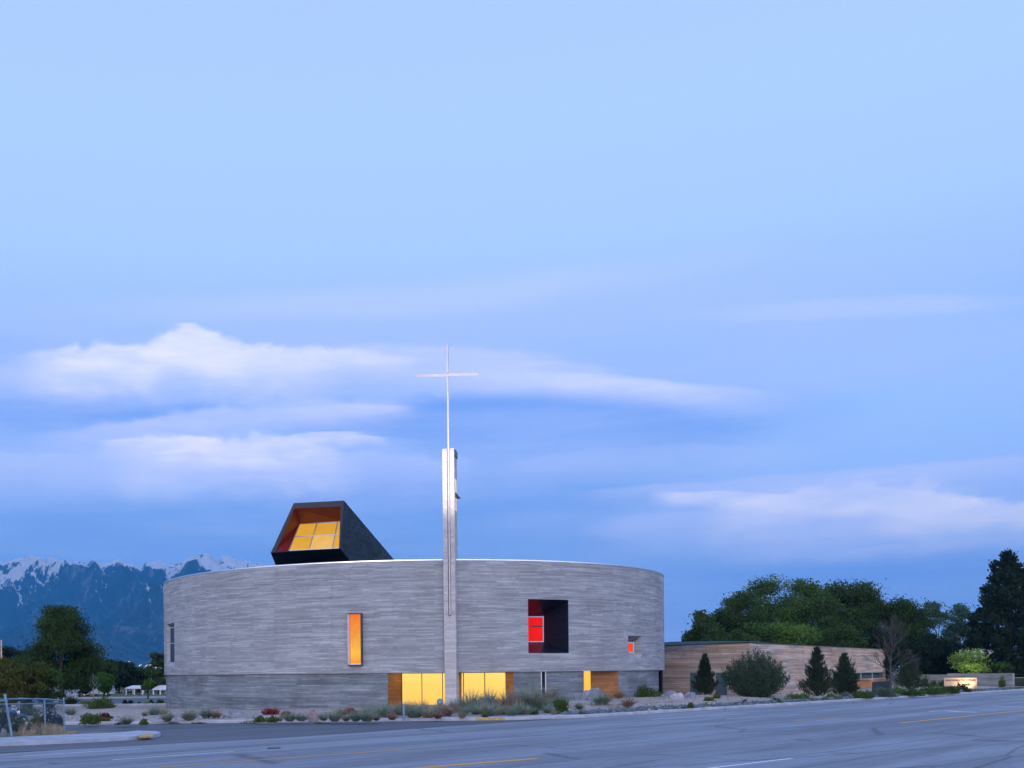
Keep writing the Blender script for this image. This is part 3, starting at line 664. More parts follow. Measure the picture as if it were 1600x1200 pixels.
# small red window
M['red2'] = m_emit('orange_red_lit_glass', (0.95,0.07,0.015), (0.9,0.045,0.01), 3, 6, 1.0, 0.06)
D1 = dhit(992)[1]
inn = (atD(973,1020.5,D1+1.1), atD(990.4,1020.5,D1+1.1), atD(990.4,1003,D1+1.1), atD(973,1003,D1+1.1))
niche(OP['small'], inn, ('sill','niche_soffit','niche_side'), (M['curb'], M['conc_low'], M['conc']))
rw = quad(*[tuple(Vector(p)+Vector((0,0.03,0))) for p in inn]).build('red_window', M['red2'], church)
frame(inn, 0.09, 0.05, 'frame', M['frame'], rw)
# tall slot at the left end
D2 = dhit(267,1005)[1]
M['nightglass'] = m_emit('dark_window_glass', (0.006,0.010,0.022), (0.01,0.018,0.04), 3, 7, 1.0, 0.1, rough=0.08)
inn = (atD(266.2,1036,D2+1.4), atD(276,1036,D2+0.5), atD(276,980,D2+0.5), atD(266.2,980,D2+1.4))
niche(OP['slot'], inn, ('sill','niche_soffit','niche_side'), (M['curb'], M['conc_low'], M['conc']))
rw = quad(*[tuple(Vector(p)+Vector((0,0.03,0))) for p in inn]).build('slot_window', M['nightglass'], church)
frame(inn, 0.08, 0.05, 'frame', M['frame'], rw)
mull(Vector(inn[0])*0.45+Vector(inn[3])*0.55, Vector(inn[1])*0.45+Vector(inn[2])*0.55, 0.06, 0.05, (0.2,-0.98,0), 'bar', M['frame'], rw)
# orange box window standing proud of the wall
M['orange'] = m_emit('orange_lit_glass', (0.95,0.31,0.015), (0.90,0.17,0.010), zU(556,1036), zU(556,962), 1.0, 0.14, mid=(0.22, (1.0,0.50,0.05)))
M['pinkside'] = m_plain('pale_pink', (0.62,0.42,0.42), 0.5)  # on the window box, the pink of reflected light is put into the colour
th0, th1, z0, z1 = OP['orange']; tm = (th0+th1)/2; tn = np.array((sin(tm), -cos(tm), 0)); tu = np.array((cos(tm), sin(tm), 0)); cW = np.array(cyl(tm, 0))
bxo = empty('window_box', (CX+R*sin(tm), CY-R*cos(tm), z0), None, None); bxo.parent = church; bxo.location = Vector(bxo.location)-Vector((CX, CY, 0))
def bp(u, dpt, z): p = cW+tu*u+tn*dpt; return (p[0], p[1], z)
hw = (th1-th0)*R/2; thk = 0.07; pr = 0.38
def obox(u0, u1, d0, d1, za, zb): return MB().hexa([bp(u0,d0,za), bp(u1,d0,za), bp(u1,d1,za), bp(u0,d1,za)], [bp(u0,d0,zb), bp(u1,d0,zb), bp(u1,d1,zb), bp(u0,d1,zb)])
obox(-hw-thk*.5, -hw+thk*1.6, -0.5, pr, z0, z1).build('left_side_panel', M['pinkside'], bxo)
obox(hw-thk*.7, hw+thk*.5, -0.5, pr, z0, z1).build('right_side_panel', M['dark'], bxo)
obox(-hw-thk*.5, hw+thk*.5, -0.5, pr+.01, z1, z1+0.08).build('top_panel', M['dark'], bxo)
obox(-hw-thk*.5, hw+thk*.5, -0.5, pr+.01, z0-0.09, z0).build('bottom_panel', M['dark'], bxo)
obox(-hw+thk, hw, pr-0.03, pr, z0+0.003, z0+0.07).build('sill_strip', M['white'], bxo)
quad(bp(-hw+thk*1.6,0.16,z0), bp(hw-thk*.7,0.16,z0), bp(hw-thk*.7,0.16,z1), bp(-hw+thk*1.6,0.16,z1)).build('orange_glass', M['orange'], bxo)

# lower wall and its recesses
RL = R-0.14; ZB = -1.0
zb = -0.9
low = {'a': (dth(606,1080,RL), dth(700,1080,RL)), 'b': (dth(712,1080,RL), dth(802.5,1080,RL)), 'c': (dth(845.3,1080,RL), dth(852.8,1080,RL)), 'd': (dth(911,1070,RL), dth(966.5,1070,RL)), 'e': (dth(1029.2,1070,RL), radians(72))}
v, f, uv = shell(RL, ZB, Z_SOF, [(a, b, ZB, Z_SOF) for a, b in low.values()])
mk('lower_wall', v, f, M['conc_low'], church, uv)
M['yel'] = m_emit('warm_lit_glass', (1.0,0.57,0.10), (1.0,0.70,0.16), 0.1, 2.4, 1.1, 0.03)
M['yel2'] = m_emit('amber_lit_glass', (1.0,0.48,0.05), (1.0,0.62,0.10), 0.1, 2.4, 1.0, 0.03)
def wallq(p, q, name, mat, par, za=ZB, zb_=None): return quad((p[0],p[1],za), (q[0],q[1],za), (q[0],q[1],zb_ or Z_SOF), (p[0],p[1],zb_ or Z_SOF)).build(name, mat, par)
def post(p, q, k, wd, name, mat, par, dp=0.06):
    p, q = np.array(p[:2]), np.array(q[:2]); u = (q-p)/np.linalg.norm(q-p); c = p+(q-p)*k; nn = np.array((u[1], -u[0]))
    pl = [c-u*wd/2, c+u*wd/2, c+u*wd/2+nn*dp, c-u*wd/2+nn*dp]
    return MB().prism([tuple(a) for a in pl][::-1], -0.2, Z_SOF-0.004).build(name, mat, par)
def rayp(x, D, y=1080): p = P(x, y, D); return (p[0], p[1])
def kof(p, q, x):   # fraction along p-q hit by the ray through photo column x
    r_ = np.array((Xp(x,1080)/FPX, 1.0)); p = np.array(p); d_ = np.array(q)-p
    A = np.array([[r_[0], -d_[0]], [r_[1], -d_[1]]]); s_ = np.linalg.solve(A, p); return s_[1]
zg0, zg1 = 0.12, Z_SOF-0.05
# a: left glazed bay
A0 = dhit(606,1080,RL); A1 = dhit(700,1080,RL); Ba, Bb = rayp(628, A0[1]+1.5), rayp(703, A0[1]+1.2)
wallq(A0, Ba, 'wood_reveal', M['wood_rev'], church); 
ga = wallq(Ba, Bb, 'lit_window', M['yel'], church); wallq(Bb, A1, 'wood_reveal', M['wood_rev'], church)
for x_ in (659.3, 691.5): post(Ba, Bb, kof(Ba, Bb, x_), 0.055, 'mullion', M['dark'], ga)
post(Ba, Bb, kof(Ba, Bb, 627.8)+.003, 0.06, 'mullion', M['dark'], ga)
MB().bar((Ba[0],Ba[1]-.05,0.10), (Bb[0],Bb[1]-.05,0.10), 0.1, 0.09).build('sill', M['frame'], ga)
MB().bar((Ba[0],Ba[1]-.05,Z_SOF-.035), (Bb[0],Bb[1]-.05,Z_SOF-.035), 0.1, 0.06).build('head', M['frame'], ga)
# b: right glazed bay
B0 = dhit(712,1080,RL); B1 = dhit(802.5,1080,RL); Ca, Cb = rayp(720.5, B0[1]+1.5), rayp(790.3, B0[1]+1.6)
wallq(B0, Ca, 'wood_reveal', M['wood_rev'], church); gb = wallq(Ca, Cb, 'lit_window', M['yel'], church); wallq(Cb, B1, 'wood_reveal', M['wood_rev'], church)
for x_ in (724.3, 757.5): post(Ca, Cb, kof(Ca, Cb, x_), 0.055, 'mullion', M['dark'], gb)
post(Ca, Cb, kof(Ca, Cb, 721.2), 0.05, 'mullion', M['frame'], gb); post(Ca, Cb, kof(Ca, Cb, 789.9), 0.05, 'mullion', M['frame'], gb)
MB().bar((Ca[0],Ca[1]-.05,Z_SOF-.035), (Cb[0],Cb[1]-.05,Z_SOF-.035), 0.1, 0.06).build('head', M['frame'], gb)
# c: dark slot
C0 = dhit(845.3,1080,RL); C1 = dhit(852.8,1080,RL); q0, q1 = (C0[0]+.02, C0[1]+.35), (C1[0]+.02, C1[1]+.35)
wallq(C0, q0, 'slot_reveal', M['frame'], church); gs = wallq(q0, q1, 'slot_glass', M['nightglass'], church); wallq(q1, C1, 'slot_reveal', M['frame'], church)
post(C0, C1, 0.04, 0.05, 'jamb', M['white'], gs); post(C0, C1, 0.93, 0.05, 'jamb', M['white'], gs)
# d: recessed entrance with amber glass and curved wood wall
Dp0 = dhit(911,1070,RL); Dp1 = dhit(966.5,1070,RL); e0 = rayp(910.5, Dp0[1]+.5, 1070); e1 = rayp(923.3, Dp0[1]+2.2, 1070)
wallq(Dp0, e0, 'wood_reveal', M['wood_rev'], church); gd = wallq(e0, e1, 'amber_window', M['yel2'], church)
post(e0, e1, 0.03, 0.06, 'jamb', M['frame'], gd); post(e0, e1, 0.97, 0.06, 'jamb', M['wood_rev'], gd)
m_ = 8; cpts = []
for i in range(m_+1):
    k = i/m_; p_ = np.array(e1)*(1-k)+np.array(Dp1)*k; bow = 0.35*sin(pi*k); p_ = p_+np.array((0.25, 0.97))*bow; cpts.append(p_)
vv = []; uvv = []; L_ = 0; ff = []
for i, p_ in enumerate(cpts):
    if i: L_ += np.linalg.norm(p_-cpts[i-1])
    vv += [(p_[0], p_[1], ZB), (p_[0], p_[1], Z_SOF)]
    if i: ff.append([2*i-2, 2*i, 2*i+1, 2*i-1]); uvv += [Lp, ZB, L_, ZB, L_, Z_SOF, Lp, Z_SOF]
    Lp = L_
M['wood_cur'] = m_boards('oak_boards', (0.25,0.13,0.06), (0.36,0.19,0.09), (0.42,0.24,0.12), bw=2.6, rh=0.15, mortar=0.005, mcol=(0.08,0.04,0.015), blotch=0.2, bump=0.15)
mk('curved_wood_wall', vv, ff, M['wood_cur'], church, uvv)
# e: dark recess at the right end
th = low['e'][0]; p0 = cyl(th, 0, RL); p1 = cyl(th, 0, RL-1.5); p2 = cyl(low['e'][1], 0, RL-1.5); p3 = cyl(low['e'][1], 0, RL)
wallq(p0, p1, 'recess_wall', M['dark'], church); wallq(p1, p2, 'recess_wall', M['dark'], church); wallq(p2, p3, 'recess_wall', M['dark'], church)
wallq(rayp(1034,p0[1]+.6,1070), rayp(1029.6,p0[1]+1.0,1070), 'side_door', M['dark'], church)
# warm point lights inside the recesses
def lamp(name, loc, e, col, size=0.3, typ='POINT', **k):
    l = bpy.data.lights.new(name, typ); l.energy = e; l.color = col
    if typ == 'SPOT': l.spot_size = k['cone']; l.spot_blend = k.get('blend', .5); l.shadow_soft_size = size
    else: l.shadow_soft_size = size
    o = bpy.data.objects.new(name, l); COL.objects.link(o); o.location = loc
    if 'to' in k: o.rotation_euler = (Vector(k['to'])-Vector(loc)).to_track_quat('-Z', 'Y').to_euler()
    return o
lamp('bay_light', (*rayp(634, A0[1]+.9), Z_SOF-.35), 9, (1, .62, .25), .1)
lamp('bay_light', (*rayp(778, B1[1]+.9), Z_SOF-.35), 7, (1, .62, .25), .1)
lamp('entrance_light', (*rayp(930, Dp0[1]+1.4, 1070), 0.7), 14, (1, .55, .15), .1)

# ------------------------------------------------------------------ roof lantern (dark shingled skylight)
KD = 88.0
A_, B_, C_, D_ = P(459,786,KD+.9), P(537.5,782,KD-.2), P(532,857.5,KD-.2), P(423,864,KD+.9)
def ext(p, q, z):   # extend line p->q down to height z
    p, q = np.array(p), np.array(q); k = (z-p[2])/(q[2]-p[2]); return tuple(p+(q-p)*k)
ZR = Z_TOP-0.45
G1 = ext(B_, P(617.5,876.5,KD+13), ZR); E_ = ext(C_, P(548.5,879,KD+2.2), ZR); F_ = ext(D_, P(431.5,885,KD+3.3), ZR)
H1 = (G1[0]-6.2, G1[1]+1.5, ZR)
lan = empty('roof_lantern', ((A_[0]+B_[0])/2, KD+4, ZR), None, None); lan.parent = church; lan.location = Vector(lan.location)-Vector((CX, CY, 0))
quad(B_, C_, E_, G1).build('shingled_side', M['slate'], lan)
quad(D_, A_, H1, F_).build('shingled_side', M['slate'], lan)
quad(A_, B_, G1, H1).build('shingled_top', M['slate'], lan)
quad(D_, F_, E_, C_).build('underside', M['navy'], lan)
IA, IB, IC, ID_ = P(459.8,794.5,KD+.9), P(532.3,791.2,KD-.2), P(529.5,856.8,KD-.2), P(431,861.5,KD+.9)
fr = MB(); 
outer = [D_, C_, B_, A_]; inner = [ID_, IC, IB, IA]
fr.add(outer+inner, [[i, (i+1) % 4, (i+1) % 4+4, i+4] for i in range(4)]); fr.build('front_frame', M['navy'], lan)
GB_L, GB_R, GT_R, GT_L = P(451.5,860.6,KD+1.5), P(533.0,856.8,KD+0.25), P(540,815.3,KD+1.5), P(468.3,818.8,KD+3.6)
quad(ID_, IC, GB_R, GB_L).build('lining', M['wood_red'], lan); quad(IA, GT_L, GT_R, IB).build('lining', M['wood_red'], lan)
quad(ID_, GB_L, GT_L, IA).build('lining', M['wood_red'], lan); quad(IC, IB, GT_R, GB_R).build('lining', M['wood_red'], lan)
M['amber'] = m_emit('amber_skylight_glass', (0.80,0.42,0.045), (0.72,0.36,0.035), 12, 14, 1.0, 0.05)
M['amber2'] = m_emit('pale_amber_glass', (0.86,0.50,0.14), (0.80,0.46,0.11), 12, 14, 1.0, 0.05)
V = lambda p: np.array(p)
def bil(u, v_): return tuple((V(GB_L)*(1-u)+V(GB_R)*u)*(1-v_)+(V(GT_L)*(1-u)+V(GT_R)*u)*v_)
us = [0, 0.385, 0.83, 1.0]; vs_ = [0, 0.52, 1.0]
sk = None
for i in range(3):
    for j in range(2):
        g_ = quad(bil(us[i],vs_[j]), bil(us[i+1],vs_[j]), bil(us[i+1],vs_[j+1]), bil(us[i],vs_[j+1])).build('skylight_pane', M['amber2'] if (i == 1 and j == 0) else M['amber'], lan)
mb = MB()
for u in us: mb.bar(V(bil(u,0))+(0,-.05,0), V(bil(u,1))+(0,-.05,0), 0.07, 0.09)
mb.build('glazing_bars', M['frame'], lan); mb = MB()
for v_ in vs_: mb.bar(V(bil(0,v_))+(0,-.12,0), V(bil(1,v_))+(0,-.12,0), 0.045, 0.075)
mb.build('glazing_rails', M['frame'], lan)
lamp('lantern_light', tuple(V(bil(.35,.5))+np.array((-.3,-1.1,.2))), .8, (1,.4,.15), .5)

# ------------------------------------------------------------------ bell tower with cross
DT = 75.9
tower = empty('bell_tower', P(702,1104,DT+.5), 'slender pale concrete bell tower standing against the round church', 'bell tower')
fl, fr_, br = np.array(P(690.9,700,DT+.35)[:2]), np.array(P(709.3,700,DT)[:2]), np.array(P(713.6,707,DT+1.45)[:2]); bl = br+(fl-fr_)
zt = P(700,700,DT)[2]; zgv = P(702,963,DT)[2]
u_ = (fr_-fl); W_ = np.linalg.norm(u_); u_ = u_/W_; nI = np.array((-u_[1], u_[0]))   # into the tower
g0, g1 = fl+u_*(W_*0.38), fl+u_*(W_*0.63)
mb = MB(); mb.prism([tuple(p) for p in (fl, g0, g0+nI*.26, g1+nI*.26, g1, fr_, br, bl)], zgv, zt); mb.prism([tuple(p) for p in (fl+nI*.003+u_*.02, fr_+nI*.003-u_*.0, br, bl)], -0.6, zgv)
mb.build('shaft', M['conc_twr'], tower)
gm = (g0+g1)/2+nI*0.10
zc = P(697.7,537,DT)[2]
MB().box((gm[0], gm[1], (zgv+.1+zc)/2), (0.115, 0.11, zc-zgv-.1), atan2(u_[1], u_[0])).build('cross_mast', M['crossm'], tower)
a_, b_ = P(649,586.2,DT+.15), P(747.5,583.2,DT-.05); gy = gm[1]-.075
MB().bar((a_[0], gy+.10, a_[2]), (b_[0], gy-.04, b_[2]), 0.05, 0.15).build('cross_arm', M['crossm'], tower)
def onside(k, z, o=0.0):   # point on the right-hand face
    d_ = br-fr_; nn = np.array((d_[1], -d_[0]))/np.linalg.norm(d_); p = fr_+d_*k+nn*o; return (p[0], p[1], z)
M['bell_lit'] = m_emit('lit_belfry_opening', (0.55,0.48,0.28), (0.62,0.55,0.34), 14, 18, 1.0, 0.3)
zz = lambda y: P(711,y,DT)[2]
bo = MB().add([onside(.22,zz(796),.004), onside(.78,zz(796),.004), onside(.78,zz(746),.004), onside(.22,zz(746),.004)], [[0,1,2,3]]).build('belfry_opening', M['bell_lit'], tower)
MB().hexa([onside(.05,zz(711),.0), onside(1.0,zz(711),.0), onside(1.0,zz(711),.06), onside(.05,zz(711),.06)], [onside(.05,zz(701),0), onside(1.0,zz(701),0), onside(1.0,zz(701),.06), onside(.05,zz(701),.06)]).build('cap_flashing', M['dark'], tower)
MB().hexa([onside(.3,zz(775),.0), onside(.8,zz(775),0), onside(.9,zz(775),.28), onside(.35,zz(775),.28)], [onside(.3,zz(767),0), onside(.8,zz(767),0), onside(.8,zz(772),.2), onside(.4,zz(772),.2)]).build('bell', M['dark'], bo)
# ground floodlight that washes the tower
fp = bhit(687.5, 1108); fp = P(687.5, 1107, 70.5); fz = float(bedh(fp[0], fp[1])[0]); hz = P(687.5,1097,70.5)[2]
fl_ = empty('floodlight', (fp[0], fp[1], fz), 'round headed grey floodlight on a short post before the bell tower', 'floodlight')
MB().tube([(fp[0],fp[1],fz-.1), (fp[0],fp[1],hz)], [.05,.05], 8).build('post', M['gal'], fl_)
hd = MB(); nr = 10
prof_ = [(0.02,-.20),(0.12,-.19),(0.18,-.12),(0.20,0),(0.18,.12),(0.12,.18),(0.02,.20)]
hd.tube([(fp[0], fp[1]+z_*.5-.02, hz+z_*1.0) for r_, z_ in prof_], [r_ for r_, z_ in prof_], 12)
hd.build('lamp_head', M['gal'], fl_, smooth=True)
lamp('tower_floodlight', (fp[0]-.5, fp[1]-.7, hz+.3), 62000, (1,.90,.84), .12, 'SPOT', cone=radians(19), blend=1.0, to=(gm[0]-.05, gm[1], zt+1.6))

# ------------------------------------------------------------------ timber clad wing on the right
DC = 95.0
zt_ = P(1170,1004.6,DC)[2]
def dw(x, y): return (zt_-CAMZ)*FPX/Zp(x, y)
pC = P(1170,1004.6,DC); pR = P(1383,1014.6,dw(1383,1014.6)); pL0 = P(1040,1009.3,dw(1040,1009.3))
cc_, pr_, pl_ = np.array(pC[:2]), np.array(pR[:2]), np.array(pL0[:2]); dl = (pl_-cc_); pl_ = cc_+dl*1.45
wing = empty('timber_wing', (*cc_, 0), 'low wing clad in weathered cedar boards beside the round church', 'building')
def lk(x): return kof(cc_, pr_, x)
k1 = kof(cc_, pr_, 1303); z_und = CAMZ+Zp(1345,1051.5)*(cc_+(pr_-cc_)*kof(cc_,pr_,1345))[1]/FPX
def wq(a, b, z0_, z1_, name, mat, par=None): return quad((*a, z0_), (*b, z0_), (*b, z1_), (*a, z1_)).build(name, mat, par or wing)
pk = cc_+(pr_-cc_)*k1
inn_ = np.array((-0.77, 0.64))  # inward normal of the long face (away from road)
inn_ = np.array((-(pr_-cc_)[1], (pr_-cc_)[0])); inn_ /= np.linalg.norm(inn_)
mb = MB(); mb.add([(*cc_,-.6),(*pk,-.6),(*pk,z_und),(*pr_,z_und),(*pr_,zt_),(*cc_,zt_)], [[0,1,2,3,4,5]]); mb.build('timber_wall', M['timber'], wing)
wq(pl_, cc_, -.6, zt_, 'timber_wall', M['timber'])
er = pr_+inn_*9; el_ = pl_+inn_*4
wq(pr_, er, -.6, zt_, 'timber_wall', M['timber']); wq(er, el_, -.6, zt_, 'timber_wall', M['timber'])
mk('flat_roof', [(*cc_,zt_-.12),(*pr_,zt_-.12),(*er,zt_-.12),(*el_,zt_-.12),(*pl_,zt_-.12)], [[0,1,2,3,4]], M['roofm'], wing)
mb = MB()
for a, b in ((pl_, cc_), (cc_, pr_)):
    mb.bar((*a, zt_+.035), (*b, zt_+.035), 0.16, 0.07)
mb.build('coping', M['dark'], wing)
# darker band board at the top left
a, b = cc_+(pl_-cc_)*kof(cc_,pl_,1037), cc_+(pl_-cc_)*kof(cc_,pl_,1103); on = np.array(((cc_-pl_)[1], -(cc_-pl_)[0])); on /= np.linalg.norm(on)
mb = MB(); mb.hexa([(*a,zt_-.50),(*b,zt_-.50),(*(b+on*.04),zt_-.50),(*(a+on*.04),zt_-.50)], [(*a,zt_-.01),(*b,zt_-.01),(*(b+on*.04),zt_-.01),(*(a+on*.04),zt_-.01)])
M['timber_gr'] = m_boards('grey_cedar', (0.20,0.19,0.19), (0.30,0.28,0.28), (0.4,0.38,0.38), bw=3.5, rh=0.16, mcol=(0.06,0.05,0.05)); mb.build('fascia_band', M['timber_gr'], wing)
# raised metal roof behind
mb = MB(); rr = [P(1046,1003,105.5), P(1052,1000.8,107), P(1172,1003.2,106), P(1230,1006.4,112)]
r0 = [np.array(P(x,1010,d)[:2]) for x, d in ((1036,104.6),(1100,102),(1172,101.5),(1260,110))]
zrt = P(1110,1001.2,106)[2]
mb.add([(*r0[0],zt_-.1),(*r0[1],zt_-.1),(*r0[2],zt_-.1),(*r0[3],zt_-.1), (*P(1050,1001,108)[:2],zrt), (*P(1110,1001,107)[:2],zrt), (*P(1180,1003,107)[:2],zrt-.05), (*P(1240,1003,113)[:2],zt_+.1), (*(pl_+inn_*7),zt_-.1), (*(er),zt_-.1)],
       [[0,1,5,4],[1,2,6,5],[2,3,7,6],[8,0,4],[8,4,5],[8,5,6,7,9],[3,9,7]]); mb.build('metal_roof', M['roofm'], wing)
# doors on the short face
for x0, x1 in ((1079,1096), (1119,1136)):
    a, b = cc_+(pl_-cc_)*kof(cc_,pl_,x0), cc_+(pl_-cc_)*kof(cc_,pl_,x1); zd = CAMZ+Zp(x0,1051)*a[1]/FPX
    mb = MB(); mb.hexa([(*(a-on*.05),-.3),(*(b-on*.05),-.3),(*(b+on*.03),-.3),(*(a+on*.03),-.3)], [(*(a-on*.05),zd),(*(b-on*.05),zd),(*(b+on*.03),zd),(*(a+on*.03),zd)])
    d_ = mb.build('door', M['teal'], wing)
    hp = a+(b-a)*.1+on*.07; MB().box((hp[0],hp[1],zd-1.15), (.18,.05,.05), atan2((b-a)[1],(b-a)[0])).build('handle', M['alu'], d_)
# clerestory strip, ledge, and wood below with warm lamplight put into its colour
ins = lambda p, d: p+inn_*d
w0, w1 = ins(pk,.35), ins(pr_,.35)
dR = (pr_+(pk-pr_)*.3)[1]
z_l1 = CAMZ+Zp(1350,1060)*dR*1.0/FPX; z_l0 = z_l1-.14
M['tealglass'] = m_emit('teal_window_glass', (0.005,0.018,0.024), (0.010,0.03,0.036), 0, 3, 1.0, 0.3, rough=0.1)
gw = wq(w0, w1, z_l1, z_und, 'clerestory_window', M['tealglass'])
for k in (.55,.78): p_ = w0+(w1-w0)*k; MB().box((p_[0],p_[1]-.05,(z_l1+z_und)/2), (.06,.06,z_und-z_l1)).build('mullion', M['frame'], gw)
mb = MB(); mb.hexa([(*ins(pk,.5),z_und),(*ins(pk,-.12),z_und),(*ins(pr_,-.12),z_und),(*ins(pr_,.5),z_und)], [(*ins(pk,.5),z_und+.07),(*ins(pk,-.12),z_und+.07),(*ins(pr_,-.12),z_und+.07),(*ins(pr_,.5),z_und+.07)]); mb.build('window_head', M['frame'], wing)
mb = MB(); mb.hexa([(*ins(pk,.5),z_l0),(*ins(pk,-.1),z_l0),(*ins(pr_,-.1),z_l0),(*ins(pr_,.5),z_l0)], [(*ins(pk,.5),z_l1),(*ins(pk,-.1),z_l1),(*ins(pr_,-.1),z_l1),(*ins(pr_,.5),z_l1)]); mb.build('ledge', M['frame'], wing)
wq(ins(pk,.15), ins(pr_,.15), -.6, z_l0, 'glow_tinted_wall', M['timber_glow']); wq(pk, ins(pk,.36), -.6, z_und, 'timber_wall', M['timber'])
# dark screen wall in front of the wing's end
sa, sb = P(1362.5,1080,108), P(1392,1080,113)
zs_ = P(1362,1065.5,108)[2]
o = MB().prism([(sa[0],sa[1]),(sb[0],sb[1]),(sb[0]*1.016,sb[1]*1.016),(sa[0]*1.016,sa[1]*1.016)], -.5, zs_).build('bin_store', m_boards('charcoal_boards', (0.016,0.02,0.035), (0.028,0.034,0.05), (0.04,0.05,0.06), bw=2, rh=.2, mcol=(.006,.006,.01)))
tag(o, 'dark boarded bin enclosure at the right end of the timber wing', 'bin store')
lamp('eaves_lamp', (*(ins(pk+(pr_-pk)*.75,-.55)), z_l0-.15), 9, (1,.5,.3), .15)

# ------------------------------------------------------------------ concrete yard walls, lit sign, fence on the far right
def wall_between(x0, y0, D0_, x1, y1, D1_, th_, zb_, name, mat):
    a, b = np.array(P(x0,y0,D0_)), np.array(P(x1,y1,D1_)); d = (b-a)[:2]; n_ = np.array((-d[1], d[0]))/np.linalg.norm(d)*th_
    z0_ = (a[2]+b[2])/2
    return MB().prism([tuple(a[:2]), tuple(b[:2]), tuple(b[:2]+n_), tuple(a[:2]+n_)], zb_, z0_).build(name, mat)
tag(wall_between(1380,1054.6,146,1480,1053.8,140,.3,-.6,'yard_wall',M['conc_wall']), 'long low concrete wall between timber wing and lit sign, the farther darker stretch', 'wall', 'concrete yard walls')
tag(wall_between(1480,1051.8,133,1582,1052.2,126,.4,-.6,'yard_wall',M['conc_wall']), 'taller mottled concrete wall standing behind and right of the lit sign', 'wall', 'concrete yard walls')
DSN = 108.0
sgz = P(1500,1059,DSN)[2]
s0, s1 = np.array(P(1475.3,1080,DSN+.8)[:2]), np.array(P(1526.5,1080,DSN-.6)[:2]); sd = (s1-s0)/np.linalg.norm(s1-s0); sn_ = np.array((-sd[1], sd[0]))
sign = empty('sign_wall', (*s0, 0), 'low tan sign wall lit by a ground lamp beside the road', 'sign')
M['sgn'] = m_plain('tan_sign_concrete', (0.52,0.38,0.27), 0.85, var=0.12, scale=3, bs=.15)
MB().prism([tuple(s0), tuple(s1), tuple(s1+sn_*.35), tuple(s0+sn_*.35)], -.4, sgz).build('wall', M['sgn'], sign)
tx = bpy.data.curves.new('lettering', 'FONT'); tx.body = 'SAINT JOSEPH THE WORKER'; tx.size = 0.26; tx.extrude = 0.012; tx.align_x = 'CENTER'
to = bpy.data.objects.new('lettering', tx); COL.objects.link(to)
dg = bpy.context.evaluated_depsgraph_get(); me = bpy.data.meshes.new_from_object(to.evaluated_get(dg)); bpy.data.objects.remove(to)
lt = bpy.data.objects.new('lettering', me); COL.objects.link(lt); me.materials.clear(); me.materials.append(M['dark'])
sm = (s0+s1)/2-sn_*.02; wtx = max(v.co.x for v in me.vertices)-min(v.co.x for v in me.vertices); sc = np.linalg.norm(s1-s0)*.92/wtx
lt.parent = sign; lt.location = Vector((*sm, sgz-.34))-sign.location; lt.rotation_euler = (radians(90), 0, atan2(sd[1], sd[0])); lt.scale = (sc, sc*1.15, 1)
lfp = s0+sd*2.0-sn_*.75
fx = empty('ground_lamp', (*lfp, .1), 'small black ground lamp shining up at the tan sign wall', 'lamp')
MB().box((lfp[0],lfp[1],.28), (.30,.16,.14), atan2(sd[1],sd[0])).build('housing', M['dark'], fx); MB().box((lfp[0],lfp[1],.12), (.06,.06,.2)).build('stake', M['dark'], fx)
lamp('sign_spot', (lfp[0],lfp[1]-.0,.42), 210, (1,.74,.42), .06, 'SPOT', cone=radians(150), blend=.9, to=(*(s0+sd*1.75), sgz-.05))
lamp('shrub_uplight', P(1516,1050,133.6), 130, (.85,1,.35), .3)
# dark fence at the frame edge
fe = empty('mesh_fence', P(1592,1074,128), 'dark slatted fence right of the mottled concrete wall', 'fence')
mb = MB(); a, b = P(1583,1059,130), P(1640,1058,124)
mb.bar(a, b, .06, .06); mb.build('rail', M['frame'], fe)
MB().hexa([(a[0],a[1]+.1,-.4),(b[0],b[1]+.1,-.4),(b[0],b[1]+.16,-.4),(a[0],a[1]+.16,-.4)], [(a[0],a[1]+.1,a[2]-.1),(b[0],b[1]+.1,b[2]-.1),(b[0],b[1]+.16,b[2]-.1),(a[0],a[1]+.16,a[2]-.1)]).build('panel', M['navy'], fe)

# ------------------------------------------------------------------ vegetation builders
def leafmesh(name, pts, size, mat, parent=None, loc=None, aspect=0.6, dirs=None, spread=1.0):
    """one small quad-ish leaf cluster (two crossed facets) per point"""
    n = len(pts); size = np.broadcast_to(size, (n,))
    if dirs is None: d = rng.normal(size=(n, 3)); 
    else: d = dirs+rng.normal(size=(n, 3))*0.35*spread
    d /= np.linalg.norm(d, axis=1)[:, None]
    e = rng.normal(size=(n, 3)); e -= (e*d).sum(1)[:, None]*d; e /= np.linalg.norm(e, axis=1)[:, None]
    a = size[:, None]*d; b = size[:, None]*aspect*e
    off = np.array(_wloc(parent)) if parent is not None else np.array(loc, float)
    p = pts-off
    v = np.stack([p-a*.5, p+b*.5, p+a*.55, p-b*.5], 1).reshape(-1, 3)
    me = bpy.data.meshes.new(name)
    me.vertices.add(4*n); me.vertices.foreach_set('co', v.astype(np.float32).ravel())
    me.loops.add(4*n); me.loops.foreach_set('vertex_index', np.arange(4*n, dtype=np.int32))
    me.polygons.add(n); me.polygons.foreach_set('loop_start', np.arange(0, 4*n, 4, dtype=np.int32)); me.polygons.foreach_set('loop_total', np.full(n, 4, dtype=np.int32))
    me.materials.append(mat); me.update(calc_edges=True); me.validate()
    o = bpy.data.objects.new(name, me); COL.objects.link(o)
    if parent is not None: o.parent = parent
    else: o.location = off
    return o
